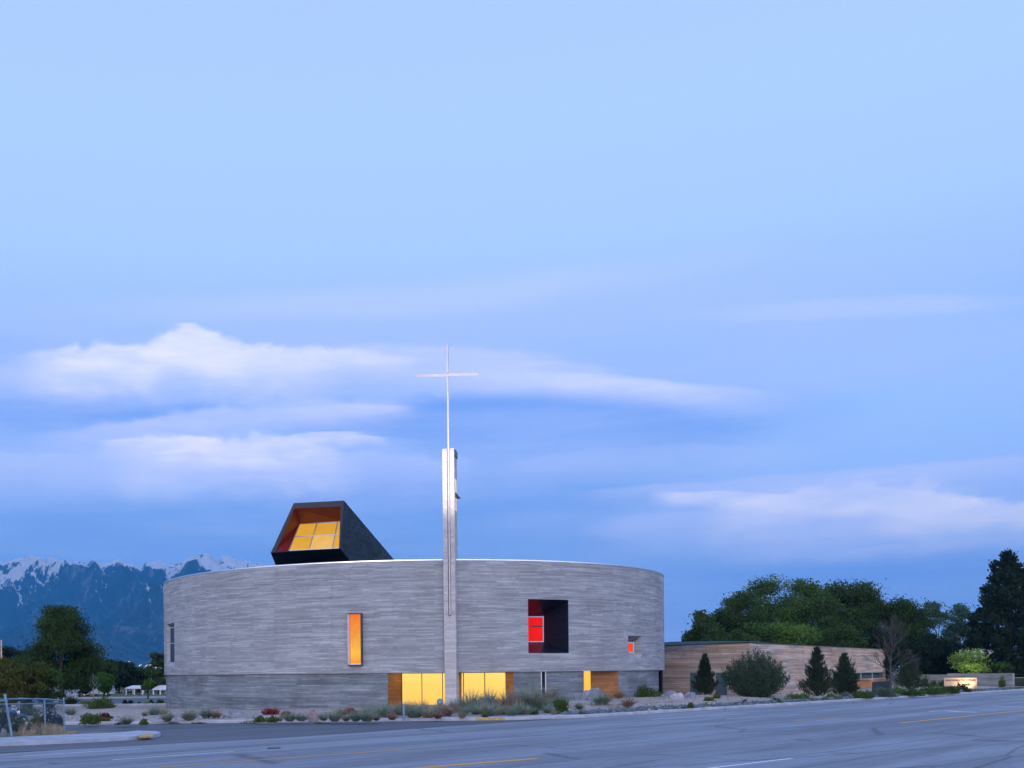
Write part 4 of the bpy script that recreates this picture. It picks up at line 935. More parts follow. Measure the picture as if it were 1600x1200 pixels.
def limbs(mb, p0, p1, r0, n=5, seg=4):
    p0, p1 = Vector(p0), Vector(p1); L = (p1-p0).length; pts = []
    for i in range(seg+1):
        k = i/seg; q = p0.lerp(p1, k)+Vector((random.uniform(-1,1), random.uniform(-1,1), random.uniform(-.4,.8)))*L*.05*(0 < i < seg); pts.append(q)
    mb.tube(pts, [r0*(1-.75*i/seg) for i in range(seg+1)], n); return pts
def broad_tree(x, ytop, ybase, hw, D, leaf, label, cat='tree', group=None, zb_=0.0, cl=34, leaves=11000, lsz=.30, low=.22, flat=.8, name='broadleaf_tree', tall_bias=0, seed=None, holes=.0, trunkmat=None, open_=0.0):
    if seed is not None: random.seed(seed)
    r_ = np.random.default_rng(seed or 1)
    bx_, by_, _ = P(x, ybase, D); top = P(x, ytop, D)[2]; Hh = top-zb_; rx_ = hw*D/FPX
    t = empty(name, (bx_, by_, zb_), label, cat, group)
    mb = MB(); mb.tube([(bx_,by_,zb_-.3), (bx_+.05*rx_,by_,zb_+Hh*.25), (bx_,by_,zb_+Hh*.55)], [Hh*.028+.05, Hh*.02+.03, Hh*.01+.02], 8)
    cs = []
    for i in range(cl):
        # clump centres: fill the crown envelope, biased to its outside
        while True:
            q = r_.uniform(-1, 1, 3)
            l = np.linalg.norm(q)
            if l <= 1 and (l > .45 or r_.random() < .3): break
        zc_ = zb_+Hh*(low+(1-low)*(0.5+0.44*q[2])); wz = sqrt(max(0.05, 1-(q[2]*.9)**2)) if q[2] > 0 else sqrt(max(.2, 1-(q[2]*.75)**2))
        c = np.array((bx_+q[0]*rx_*.80*1.0, by_+q[1]*rx_*.8, zc_)); rr0 = min(rx_, Hh*.5)*r_.uniform(.22, .40); c[2] = min(c[2], top-rr0*flat*r_.uniform(.7, 1.0)); cs.append((c, rr0))
        if i < 9: limbs(mb, (bx_, by_, zb_+Hh*r_.uniform(.18,.45)), c, Hh*.009+.03)
    mb.build('trunk', trunkmat or M['trunk'], t)
    per = leaves//cl; P_ = []
    for c, r in cs:
        n = int(per*r_.uniform(.6, 1.4)); g = r_.normal(size=(n, 3)); g /= np.linalg.norm(g, axis=1)[:, None]
        rr = r*(r_.random(n)**.58)*(1+.18*np.sin(g[:, 0]*7+c[0])*np.sin(g[:, 2]*6+c[2]))
        q = c+g*rr[:, None]*np.array((1.15, 1.15, flat)); q[:, 2] += r_.normal(0, r*.07, n); P_.append(q)
        m2 = n//6; g = r_.normal(size=(m2, 3)); P_.append(c+g*r*np.array((.66,.66,.45)))
    pts = np.concatenate(P_); top_lim = top; pts = pts[(pts[:, 2] < top_lim) & (pts[:, 2] > zb_+.1)]
    if open_ > 0:
        cell = np.sin(pts[:,0]*2.1+pts[:,2]*1.3)*np.sin(pts[:,2]*2.6-pts[:,1])*np.sin(pts[:,0]*.9+1.1*pts[:,1])
        pts = pts[(cell > -open_) | (r_.random(len(pts)) < .25)]
    leafmesh('crown', pts, lsz*r_.uniform(.55, 1.35, len(pts)), leaf, t); return t
def pine_tree(x, ytop, ybase, hw, D, leaf, label, zb_=0.0, tiers=17, group=None, lsz=.20, dens=1.0, seed=5, name='pine_tree', shape=.85, up=.35, low=.04, cat='pine tree', asp=.28, tipc=0):
    r_ = np.random.default_rng(seed); bx_, by_, _ = P(x, ybase, D); top = P(x, ytop, D)[2]; Hh = top-zb_; rx_ = hw*D/FPX
    t = empty(name, (bx_, by_, zb_), label, cat, group); mb = MB(); mb.tube([(bx_,by_,zb_-.3), (bx_,by_,zb_+Hh*.5), (bx_,by_,top-.1)], [Hh*.022+.03, Hh*.014+.02, .015], 7)
    P_ = []; D_s = []
    for i in range(tiers):
        k = low+(1-low)*i/(tiers-1); L = rx_*(1-k)**shape*1.0+.08*rx_; nb = int(7+5*(1-k))
        for j in range(nb):
            a = 2*pi*(j+r_.random()*.8)/nb+i*1.7; Lb = L*r_.uniform(.62, 1.12); z0_ = zb_+Hh*k+r_.normal(0, Hh*.012)
            tip = np.array((bx_+cos(a)*Lb, by_+sin(a)*Lb, z0_+Lb*up*r_.uniform(.5, 1.3)))
            st_ = np.array((bx_, by_, z0_)); mb.tube([st_, tip], [.03*Hh/6+.006, .006], 3)
            n = int((26+52*Lb/rx_)*dens*max(1, 1)); kk = .22+.78*r_.random(n)**.75
            dr = tip-st_; w_ = .13*Lb*(1.15-kk)+.05*rx_
            q = st_+dr*kk[:, None]+r_.normal(size=(n, 3))*w_[:, None]*np.array((1, 1, .8)); P_.append(q)
            if tipc:
                g = r_.normal(size=(n, 3)); g /= np.linalg.norm(g, axis=1)[:, None]; P_.append(st_+dr*r_.uniform(.8,1.0)+g*(r_.random(n)**.4)[:, None]*rx_*tipc*r_.uniform(.6,1.3)*np.array((1,1,.8))); D_s.append(g+np.array((0,0,.4)))
            dn = dr/np.linalg.norm(dr); D_s.append(np.tile(dn*.9+np.array((0, 0, .75)), (n, 1)))
    n = int(60*dens); kk = r_.random(n); q = np.c_[bx_+r_.normal(0, .03*rx_, n), by_+r_.normal(0, .03*rx_, n), top-kk*Hh*.12]; P_.append(q); D_s.append(np.tile((0, 0, 1.), (n, 1)))
    mb.build('trunk', M['trunk'], t); pts = np.concatenate(P_)
    dd_ = np.concatenate(D_s); leafmesh('crown', pts, lsz*r_.uniform(.7, 1.4, len(pts)), leaf, t, aspect=asp, dirs=dd_); return t
def shrub(p, wpx, hpx, leaf, label, name='shrub', group=None, dens=1.0, lsz=.11, cat='shrub', up=.3, seed=1, flat=1.0, stems=False, fine=False):
    """dome-shaped bush standing on world point p; size in photo pixels at its distance"""
    r_ = np.random.default_rng(seed); D = p[1]; a = wpx*D/FPX/2; hh = hpx*D/FPX
    n = int(min(9000, dens*900*max(.35, a*hh/1.0))); g = r_.normal(size=(n, 3)); g[:, 2] = np.abs(g[:, 2]); g /= np.linalg.norm(g, axis=1)[:, None]
    lump = 1+.22*np.sin(g[:, 0]*5+seed)*np.cos(g[:, 1]*4+seed*2)+.12*np.sin(g[:, 2]*9+seed*3)+r_.normal(0, .07, n)
    q = g*(r_.random(n)**.35*lump)[:, None]*np.array((a, min(a, hh*1.6), hh)); q += np.array(p)
    o = leafmesh(name, q, lsz*r_.uniform(.6, 1.4, n), leaf, None, loc=p, aspect=.5 if not fine else .25, dirs=g*.8+np.array((0, 0, up)))
    return tag(o, label, cat, group)
def grass_mesh(name, leafmat, nb, seed, spread=.5, droop=.8, wd=.016):
    """unit clump (height 1) of bent tapering blades"""
    r_ = np.random.default_rng(seed); v = []; f = []
    for i in range(nb):
        a = r_.uniform(0, 2*pi); b0 = r_.random()**.5*.22; L = r_.uniform(.55, 1.08); tl = r_.random()**.6*spread*1.3
        dx, dy = cos(a), sin(a); tw = r_.uniform(0, pi); wx_, wy_ = cos(tw)*wd, sin(tw)*wd; base = len(v)
        for k, ww in ((0, 1), (.4, .9), (.75, .6), (1.0, .12)):
            rr = b0+tl*L*(k*.45+.75*k*k); z = L*(k*(1-.25*tl)-droop*tl*k*k*.62); v += [(dx*rr-wx_*ww, dy*rr-wy_*ww, z), (dx*rr+wx_*ww, dy*rr+wy_*ww, z)]
        for k in range(3): f.append([base+2*k, base+2*k+1, base+2*k+3, base+2*k+2])
    me = bpy.data.meshes.new(name); me.from_pydata(v, [], f); me.materials.append(leafmat); me.update(); return me
def blade_mat(name, base, tip, dead):
    m, nt = nmat(name); t = NT(nt); g = t.n('ShaderNodeNewGeometry').outputs['Position']
    c = t.mix(t.ramp(t.noise(g, 3.5, 3, .6), [(.35, 0), (.65, 1)]), base, tip)
    c = t.mix(t.ramp(t.noise(g, 1.1, 3, .6), [(.5, 0), (.68, .75)]), c, dead)
    c = t.mix(1.0, c, t.ramp(t.noise(g, 30, 1, .5), [(.3, .6), (.7, 1.35)]), 'MULTIPLY')
    t.bsdf(c, .8, spec=.2); return m
M['g_blue'] = blade_mat('blue_green_grass', (0.12,0.19,0.15), (0.25,0.33,0.27), (0.30,0.25,0.16))
M['g_brown'] = blade_mat('brown_bunch_grass', (0.17,0.11,0.085), (0.26,0.18,0.13), (0.30,0.24,0.17))
M['g_tan'] = blade_mat('straw_grass', (0.24,0.205,0.14), (0.36,0.31,0.23), (0.14,0.15,0.09))
M['g_green'] = blade_mat('green_grass', (0.05,0.10,0.035), (0.10,0.17,0.06), (0.15,0.15,0.07))
L_dk = m_leaf('dark_foliage', (0.036,0.066,0.024), (0.062,0.106,0.034)); L_md = m_leaf('mid_foliage', (0.05,0.098,0.028), (0.085,0.15,0.042)); L_gr = m_leaf('bright_foliage', (0.07,0.15,0.03), (0.12,0.22,0.05))
L_ol = m_leaf('olive_foliage', (0.06,0.085,0.022), (0.115,0.13,0.036), (0.13,0.075,0.035)); L_vd = m_leaf('near_black_foliage', (0.018,0.033,0.022), (0.034,0.056,0.032)); L_bl = m_leaf('blue_green_foliage', (0.06,0.115,0.075), (0.10,0.17,0.105))
L_pn = m_leaf('pine_needles', (0.022,0.038,0.025), (0.045,0.07,0.042)); L_sg = m_leaf('sage_foliage', (0.07,0.11,0.085), (0.12,0.165,0.12), scale=.8); L_rd = m_leaf('red_foliage', (0.17,0.02,0.03), (0.30,0.035,0.045), scale=2)
L_pu = m_leaf('purple_foliage', (0.03,0.03,0.05), (0.05,0.045,0.08)); L_bu = m_leaf('shrub_foliage', (0.06,0.10,0.03), (0.11,0.17,0.05), scale=1.5); L_lm = m_leaf('lime_foliage', (0.16,0.26,0.05), (0.24,0.36,0.08), scale=1.5)

# bunch grasses: (x, y base, height px, kind, label)
gm_ = {k: [grass_mesh('bunch_grass', M[mm], nb, 40+s+i, spread=sp, wd=wd_) for i in range(3)] for s, (k, mm, nb, sp, wd_) in enumerate((('b','g_blue',700,.78,.009), ('r','g_brown',480,.78,.010), ('t','g_tan',260,.7,.009), ('g','g_green',380,.75,.012)))}
BG = [
 (198,1132,13,'b','blue-green grass clump by the side street kerb, farthest left of the bed'), (226,1119,7,'r','tiny brown tuft left of the tall pair at the drum corner'), (241,1118,14,'b','rounded blue-green clump just left of the round wall edge'), (255,1117,12,'t','straw coloured tuft at the left end of the round wall'),
 (262,1127,15,'b','grey-green clump leaning right, in front of the round wall left end'), (296,1126,17,'b','tall blue-green clump halfway between wall end and big grey boulder'), (322,1122,16,'b','blue-green clump just left of the big grey boulder'), (338,1122,12,'r','rusty brown tuft touching the left of the big grey boulder'),
 (452,1127,14,'b','low blue-green clump right of the brownish red shrub'), (470,1127,13,'b','blue-green clump left of the pink boulder'), (523,1127,17,'b','blue-green clump right of the pink boulder'), (541,1127,9,'r','small rust tuft under the second red shrub'),
 (556,1127,16,'b','blue-green clump right of the small rust tuft'), (573,1127,17,'b','full blue-green clump left of the brown mop of grass'), (588,1126,10,'r','brown mop of grass below the wood reveal of the left bay'), (597,1121,19,'b','tall airy blue-green clump below the left bay reveal'),
 (570,1116,12,'t','thin straw tuft close to the wall left of the wood reveal'), (612,1125,12,'r','brown clump left of the slim grey marker post'), (618,1117,17,'t','tall straw seed heads before the left wood reveal'), (606,1113,13,'b','blue-green clump against the wall by the wood reveal'),
 (646,1122,20,'b','large blue-green clump right of the slim grey marker post'), (641,1112,14,'t','straw seed heads before the first yellow pane'), (662,1113,15,'t','straw seed heads before the second yellow pane'), (668,1122,17,'t','tan clump between marker post and floodlight'), (678,1118,14,'b','blue-green clump at the foot of the floodlight'),
 (697,1119,18,'r','rust brown clump in front of the tower foot'), (708,1107,12,'b','small blue-green clump at the right foot of the tower'), (725,1118,13,'b','low blue-green clump right of the tower'), (735,1110,26,'b','big dark blue-green clump in front of the right bay'),
 (715,1112,10,'r','brown tuft between tower and right bay clumps'), (763,1104,22,'b','big blue-green clump before the last yellow pane'), (762,1119,19,'b','round blue-green clump above the yellow kerb'), (782,1108,13,'r','grey-brown tuft left of the tallest clump'),
 (795,1112,26,'r','grey-brown clump before the right wood reveal'), (805,1106,20,'b','blue-green clump just right of the right wood reveal'), (826,1109,35,'b','tallest blue-green clump, left of the narrow dark slot'), (823,1117,14,'b','blue-green clump at the foot of the tallest clump'),
 (840,1108,16,'b','blue-green clump under the narrow dark slot'), (858,1099,22,'r','grey-brown clump right of the narrow dark slot'), (857,1114,12,'b','small blue-green clump near the dark leafy bush'), (942,1102,19,'b','lone blue-green clump right of the standing grey boulder'),
 (968,1091,11,'r','small clump against the wall below the oak boards'), (982,1105,15,'r','lone brownish clump on the open gravel'), (865,1117,8,'t','straw tuft beside the kerb end'), (905,1108,9,'g','small green tuft on the open gravel left'),
 (580,1118,15,'b','blue-green clump tucked behind the brown mop of grass'), (630,1117,18,'b','blue-green clump behind the slim grey marker post'), (655,1117,19,'b','blue-green clump below the mullion between the two left panes'), (684,1123,12,'r','low brown clump under the floodlight'),
 (745,1116,17,'b','blue-green clump between the right bay and the yellow kerb'), (752,1108,14,'t','straw tuft before the mullion of the right bay'), (775,1117,17,'b','blue-green clump right of the round one above the yellow kerb'), (786,1116,15,'r','brown clump behind the low right kerb'), (809,1116,18,'b','blue-green clump between grey-brown clump and tallest clump'),
 (848,1110,18,'b','blue-green clump right of the tallest clump, lower down'), (871,1104,15,'b','blue-green clump above the leafy dark green bush'), (534,1119,13,'b','small blue-green clump behind the small rust tuft'), (505,1126,12,'b','blue-green clump touching the pink boulder from the right'), (436,1127,9,'t','thin straw tuft below the brownish red shrub'),
 (690,1112,13,'b','blue-green clump touching the tower foot on its left'), (722,1122,10,'t','straw tuft on the kerb right of the tower'), (800,1119,12,'b','small blue-green clump on the kerb below the right wood reveal'),
 (106,1100,13,'g','tall green reed clump behind the fence end post'), (114,1100,12,'g','second reed clump left of the lime ground cover'), (110,1117,12,'b','dark grass clump right of the fence on the gravel')]
rg = random.Random(11)
for i, (x, y, hpx, k, lab) in enumerate(BG):
    p = bhit(x, y); o = bpy.data.objects.new('tussock_plant', rg.choice(gm_[k])); COL.objects.link(o); o.location = p
    hgt = hpx*p[1]/FPX*1.5; o.scale = (hgt*rg.uniform(.85, 1.15), hgt*rg.uniform(.85, 1.1), hgt); o.rotation_euler = (rg.uniform(-.1,.1), rg.uniform(-.12,.12), rg.uniform(0, 6.28))
    tag(o, lab.replace('grass clump','tussock'), 'garden plant', 'tussock plants in the gravel beds')
# shrubs: x, y, w, h, leaf, label, dens, leafsize
SH = [
 (140,1131,32,17,L_bu,'bright green bush beside the side street, right of the fence',1.6,.13,1), (162,1124,28,9,m_leaf('dark_red_foliage',(.07,.02,.03),(.13,.03,.04)),'dark red low shrub behind the bright green bush',1.5,.10,1), (162,1127,22,6,L_ol,'small brownish shrub under the dark red one',1.5,.1,1),
 (158,1107,48,15,L_bu,'wide spiky green juniper on the far side of the left gravel',1.8,.14,1), (135,1101,24,6,L_lm,'bright lime ground cover patch left of the wide juniper',1.5,.12,0),
 (195.5,1100,8,6,L_pu,'left of two round dark purple shrubs by the parking kerb',1.5,.1,0), (204,1100,8,6,L_pu,'right of two round dark purple shrubs by the parking kerb',1.5,.1,0), (217.5,1101,7,4,L_bu,'tiny round green shrub right of the purple pair',1.5,.1,0),
 (231,1101,14,5,L_lm,'yellow-green low shrub by the parking kerb',1.5,.1,0), (236,1099,9,5,L_pu,'dark purple shrub behind the yellow-green one',1.5,.1,0), (250,1100,14,7,L_ol,'olive shrub at the left edge of the round wall',1.5,.1,0),
 (423,1117,28,10,L_rd,'vivid red flowering shrub before the lower wall, the left one',1.8,.10,1), (447,1120,18,8,m_leaf('rust_foliage',(.16,.05,.03),(.24,.09,.05)),'brownish red shrub touching the left red one',1.8,.09,1), (547,1116,28,9,L_rd,'vivid red flowering shrub right of the pink boulder',1.8,.10,1),
 (406,1128,18,8,L_bu,'small green plant left below the left red shrub',1.8,.10,1), (426,1128,20,9,L_bu,'green plant right below the left red shrub',1.8,.10,1), (390,1131,34,5,L_bu,'low green weeds along the kerb below the grey boulder',.35,.07,0),
 (186,1132,16,3,L_bu,'thin weeds at the gravel edge left of the first clump',.3,.07,0), (225,1132,12,7,L_bu,'small spiky weed by the kerb left of the drum',1.5,.1,1), (310,1131,26,3,L_bu,'thin weeds at the kerb left of the grey boulder',.3,.07,0),(272,1131,20,3,L_bu,'thin weeds at the kerb below the drum corner',.3,.07,0), (499,1131,20,3,L_bu,'thin weeds at the kerb below the pink boulder',.3,.07,0),
 (843,1093,16,15,L_dk,'dark green bush right beside the narrow dark slot',1.8,.12,1), (877,1113,24,24,L_bu,'leafy dark green bush near the kerb end, waist high',2.0,.13,1), (893,1091,26,11,L_bu,'low green bush against the wall left of the standing boulder',1.8,.12,1), (906,1091,14,16,L_dk,'upright dark bush touching the standing grey boulder',1.8,.12,1),
 (1006,1089,48,15,L_bu,'broad dark green bush under the small red window',2.0,.13,1), (834,1116,14,13,L_bu,'leafy green bush right of the tallest grass clump',1.6,.12,1), (782,1099,14,12,L_dk,'dark twiggy plant before the last yellow pane',.8,.10,1), (758,1121,10,6,L_bu,'small green weed above the yellow kerb',1.4,.09,0),
 (1079,1107,9,9,L_bu,'small leafy weed on the rocks below the pale boulder',1.4,.11,1), (1108,1095,18,6,L_bu,'low green plant left on the gravel mound',1.5,.1,0), (1120,1091,10,9,L_bu,'small bright plant at the crest of the mound',1.5,.1,0), (1164,1098,7,5,L_bu,'tiny plant on the falling edge of the mound',1.2,.09,0), (1091,1086,30,7,L_bu,'green ground plants at the foot of the first young pine',1.6,.11,0),
 (1248,1095,44,12,L_bu,'green bushes at the left foot of the middle young pine',1.7,.12,1), (1350,1091,34,13,L_md,'rounded green shrub left of the bare tree',1.9,.13,1), (1382,1089,36,14,L_sg,'grey-green shrub at the foot of the bare tree',1.9,.13,1), (1402,1086,22,14,L_gr,'bright green shrub right of the bare trunk',1.9,.13,1), (1321,1092,16,10,L_sg,'small pale sage plant at the foot of the right young pine',1.4,.1,1),
 (1425,1087,40,11,L_md,'hedge shrub before the yard wall, the left one',1.8,.14,0), (1455,1085,40,13,L_md,'hedge shrub before the yard wall, the middle one',1.8,.14,0), (1483,1083.5,34,13,L_dk,'hedge shrub before the left part of the lit sign',1.8,.14,0), (1504,1081.5,24,13,L_dk,'hedge shrub before the middle of the lit sign',1.8,.14,0),
 (1212,1097,14,7,L_sg,'small sage tuft at the right foot of the big willow bush',1.2,.1,1),(1300,1093,26,8,L_bu,'low green weeds between the two right young pines',1.4,.11,0)]
for i, (x, y, ww, hh, lf, lab, dn, ls, up) in enumerate(SH):
    p = bhit(x, y) if y > 1095.5 or x > 700 else P(x, y, 101.5 if x < 260 else 80)
    if x < 260 and y < 1103: p = (p[0], p[1], CAMZ+Zp(x, y)*p[1]/FPX)
    shrub(p, ww, hh, lf, lab, dens=dn*1.3, lsz=ls*1.0, group='shrubs in the planting beds', seed=i+3, up=.4+.4*up)
# shrubs standing in front of the yard wall
for x, w_, h_, lab in ((1445,16,17,'dark bush before the yard wall, nearest the fourth pine'), (1459,12,14,'small dark bush before the yard wall, second from the fourth pine'), (1471,11,14,'small dark bush touching the left end of the lit sign')):
    shrub((*P(x,1078,131)[:2], CAMZ+Zp(x,1077)*131/FPX), w_, h_, L_dk, lab, dens=1.5, lsz=.16, group='dark bushes before the yard wall', seed=x)
shrub((*P(1566,1073.5,124)[:2], CAMZ+Zp(1566,1073.5)*124/FPX), 10, 17, L_bu, 'slim upright green shrub before the mottled concrete wall', dens=2.2, lsz=.13, seed=77)

# boulders and rocks
def boulder(x, y, wpx, hpx, mat, label, seed, D=None, sy=.8, cat='boulder'):
    p = bhit(x, y) if D is None else P(x, y, D); a = wpx*p[1]/FPX/2; hh = hpx*p[1]/FPX; r_ = np.random.default_rng(seed)
    v = []; n1, n2 = 9, 14; off = r_.normal(size=(5, 3))
    for i in range(n1+1):
        for j in range(n2):
            t_, ph = pi*.62*i/n1, 2*pi*j/n2; d = np.array((sin(t_)*cos(ph), sin(t_)*sin(ph), cos(t_))); k = 1+sum(.10*np.sin(3.1*d@o_+q_) for q_, o_ in enumerate(off)); k += .05*r_.normal()
            for o_ in off[:4]:   # flat facets
                o2 = o_/np.linalg.norm(o_); k = min(k, .93/max(.35, d@o2)) if d@o2 > .6 else k
            v.append((p[0]+d[0]*a*k, p[1]+d[1]*a*sy*k, p[2]+d[2]*hh*k*1.0+.02))
    f = [[i*n2+j, (i+1)*n2+j, (i+1)*n2+(j+1) % n2, i*n2+(j+1) % n2] for i in range(n1) for j in range(n2)]
    return tag(mk('boulder', v, f, mat, loc=p), label, cat)
boulder(364,1121.5,34,14,M['stone'],'big pointed grey boulder before the lower wall',1)
boulder(391,1123,13,5,M['stone'],'small dark flat rock right of the big grey boulder',2)
boulder(490,1124,20,13,M['stone_p'],'pinkish boulder between grass clumps',3)
boulder(508,1117,12,5,M['stone'],'flat blue-grey rock right of the pink boulder',4)
boulder(926,1097,34,21,M['stone'],'tall standing grey boulder before the recessed entrance',5, D=71)
boulder(1045,1089,20,10,M['stone'],'dark grey boulder behind the pale one',6)
boulder(1059,1091,24,9,M['stone_w'],'pale rounded boulder at the foot of the timber wing',7)
boulder(1078,1091,18,8,M['stone'],'grey flat boulder right of the pale one',8)
boulder(5,1150,11,9,M['stone'],'small grey rock left of the leaning fence post',9)
boulder(817,1114,10,6,M['stone_p'],'small pinkish rock beside the tallest grass clump',10)
# rock edging along the kerb: several hundred stones
r_ = np.random.default_rng(4); v = []; f = []
ico_v = np.array([(0,0,1),(.89,0,.45),(.28,.85,.45),(-.72,.53,.45),(-.72,-.53,.45),(.28,-.85,.45),(.72,.53,-.45),(-.28,.85,-.45),(-.89,0,-.45),(-.28,-.85,-.45),(.72,-.53,-.45),(0,0,-1)])
ico_f = [[0,1,2],[0,2,3],[0,3,4],[0,4,5],[0,5,1],[1,6,2],[2,7,3],[3,8,4],[4,9,5],[5,10,1],[6,7,2],[7,8,3],[8,9,4],[9,10,5],[10,6,1],[11,7,6],[11,8,7],[11,9,8],[11,10,9],[11,6,10]]
sR = _dd[9]-6.5
for i in range(1500):
    d = sR+9+ (r_.random()**1.0)*95; k = kpt(d); a = kpt(d-1); b = kpt(d+1); dr = (b-a)/np.linalg.norm(b-a); nn = np.array((-dr[1], dr[0])); t_ = r_.uniform(.45, 1.35)
    s_ = r_.uniform(.07, .20); c = np.array((*(k+nn*t_), .15+s_*.25)); base = len(v); sc_ = np.array((r_.uniform(.8,1.5), r_.uniform(.8,1.5), r_.uniform(.6,1.0)))*s_
    v += list(c+ico_v*sc_*r_.uniform(.75, 1.2, (12, 1))); f += [[q_+base for q_ in t__] for t__ in ico_f]
tag(mk('rock_edging', v, f, M['rock_b'], loc=(*RT(30, 1), 0)), 'band of small blue-grey rocks lining the road kerb', 'rocks', kind='stuff')
v = []; f = []
for i in range(2600):
    d = r_.uniform(66, 190); k = kpt(d); t_ = r_.uniform(.5, 12); c2 = k+np.array((-0.1, 1))*t_; s_ = r_.uniform(.02, .055); h_ = float(bedh(c2[0], c2[1])[0]); base = len(v)
    v += list(np.array((c2[0], c2[1], h_+.02))+ico_v*np.array((1.3,1.2,.8))*s_*r_.uniform(.75, 1.25, (12, 1))); f += [[q_+base for q_ in t__] for t__ in ico_f]
tag(mk('loose_stones', v, f, M['pebble'], loc=(*RT(10, 3), 0)), 'loose pale stones scattered over the gravel bed', 'stones', kind='stuff')
# weeds among the rocks
pts = []
for i in range(110):
    d = sR+9+r_.random()*95; k = kpt(d); a = kpt(d-1); b = kpt(d+1); dr = (b-a)/np.linalg.norm(b-a); nn = np.array((-dr[1], dr[0])); c = np.array((*(k+nn*r_.uniform(.4,1.6)), .16)); n = int(r_.uniform(25, 110)); s_ = r_.uniform(.12,.34)
    g = r_.normal(size=(n, 3)); g[:, 2] = np.abs(g[:, 2])*.55; pts.append(c+g*s_*.6)
for i in range(40):
    d = 92+r_.random()*24; k = kpt(d); c = np.array((*(k+np.array((0, r_.uniform(.4,.8)))), .16)); n = int(r_.uniform(10, 50)); g = r_.normal(size=(n, 3)); g[:, 2] = np.abs(g[:, 2])*.5; pts.append(c+g*.12)
pts = np.concatenate(pts); tag(leafmesh('weeds', pts, .10*r_.uniform(.6, 1.3, len(pts)), L_bu, None, loc=(*RT(30, 1), 0), dirs=np.tile((0,0,.6), (len(pts), 1))), 'patchy green weeds growing along kerb and rocks', 'weeds', kind='stuff')

# marker post
p = bhit(631, 1124); o = MB().tube([(p[0],p[1],p[2]-.1), (p[0],p[1],p[2]+24*p[1]/FPX)], [.06,.055], 8).build('marker_post', M['gal']); tag(o, 'slim grey marker post standing in the grass below the first yellow pane', 'post')

# ------------------------------------------------------------------ young pines, willow bush, bare tree on the right
pz = lambda x, y, D: float(CAMZ+Zp(x, y)*D/FPX)
for x, yt, yb, hw_, D, lab, sd in ((1102,1026,1086,17,88,'first young pine, nearest the round church, before a grey door',21), (1277,1016,1092,25,94,'tall young pine left of two before the long timber wall',22), (1320,1025,1092,24,97,'broad young pine right of two before the long timber wall',23), (1421,1020,1081,22,118,'greenish young pine standing right of the bare tree',24)):
    pine_tree(x, yt, yb, hw_, D, L_pn if sd != 24 else m_leaf('olive_needles', (.035,.055,.03), (.065,.09,.05)), lab, zb_=pz(x, yb, D), tiers=11, group='young pines before the timber wing', lsz=.34, dens=1.0, seed=sd, shape=.85, up=.9, asp=.13)
def willow(x, yt, yb, hw_, D, label):
    z0_ = pz(x, yb, D); r_ = np.random.default_rng(9); b = P(x, yb, D); H_ = (yb-yt)*D/FPX; a_ = hw_*D/FPX
    t = empty('willow_bush', (b[0], b[1], z0_), label, 'bush'); mb = MB(); P_ = []; DD_ = []
    for i in range(240):
        an = r_.uniform(0, 2*pi); ln = r_.random()**.6; s = np.array((b[0]+cos(an)*.4*r_.random(), b[1]+sin(an)*.4*r_.random(), z0_)); hz_ = H_*(1-.50*ln**2)*r_.uniform(.70, 1.02)
        tip = np.array((b[0]+cos(an)*a_*ln*1.05, b[1]+sin(an)*a_*ln*1.05, z0_+hz_*.97)); mid = s*.5+tip*.5+np.array((cos(an), sin(an), 0))*a_*.22*ln
        if i < 70: mb.tube([s, mid, tip], [.04, .02, .006], 4)
        n = 120; k = r_.random(n)**.8; q = ((1-k)**2)[:, None]*s+(2*k*(1-k))[:, None]*mid+(k**2)[:, None]*tip; q += r_.normal(size=(n, 3))*.13*H_/4*(1.2-.5*k)[:, None]; P_.append(q[q[:, 2] > z0_]); DD_.append(np.tile((tip-mid)/np.linalg.norm(tip-mid)*.9, (len(P_[-1]), 1)))
    mb.build('stems', M['trunk'], t); pts = np.concatenate(P_); leafmesh('foliage', pts, .19*r_.uniform(.6, 1.4, len(pts)), L_wl, t, aspect=.3, dirs=np.concatenate(DD_), spread=1.6)
L_wl = m_leaf('willow_foliage', (0.038,0.065,0.042), (0.085,0.125,0.08), scale=.9)
willow(1180, 1010, 1096, 50, 86, 'large grey-green feathery bush before the corner of the timber wing')
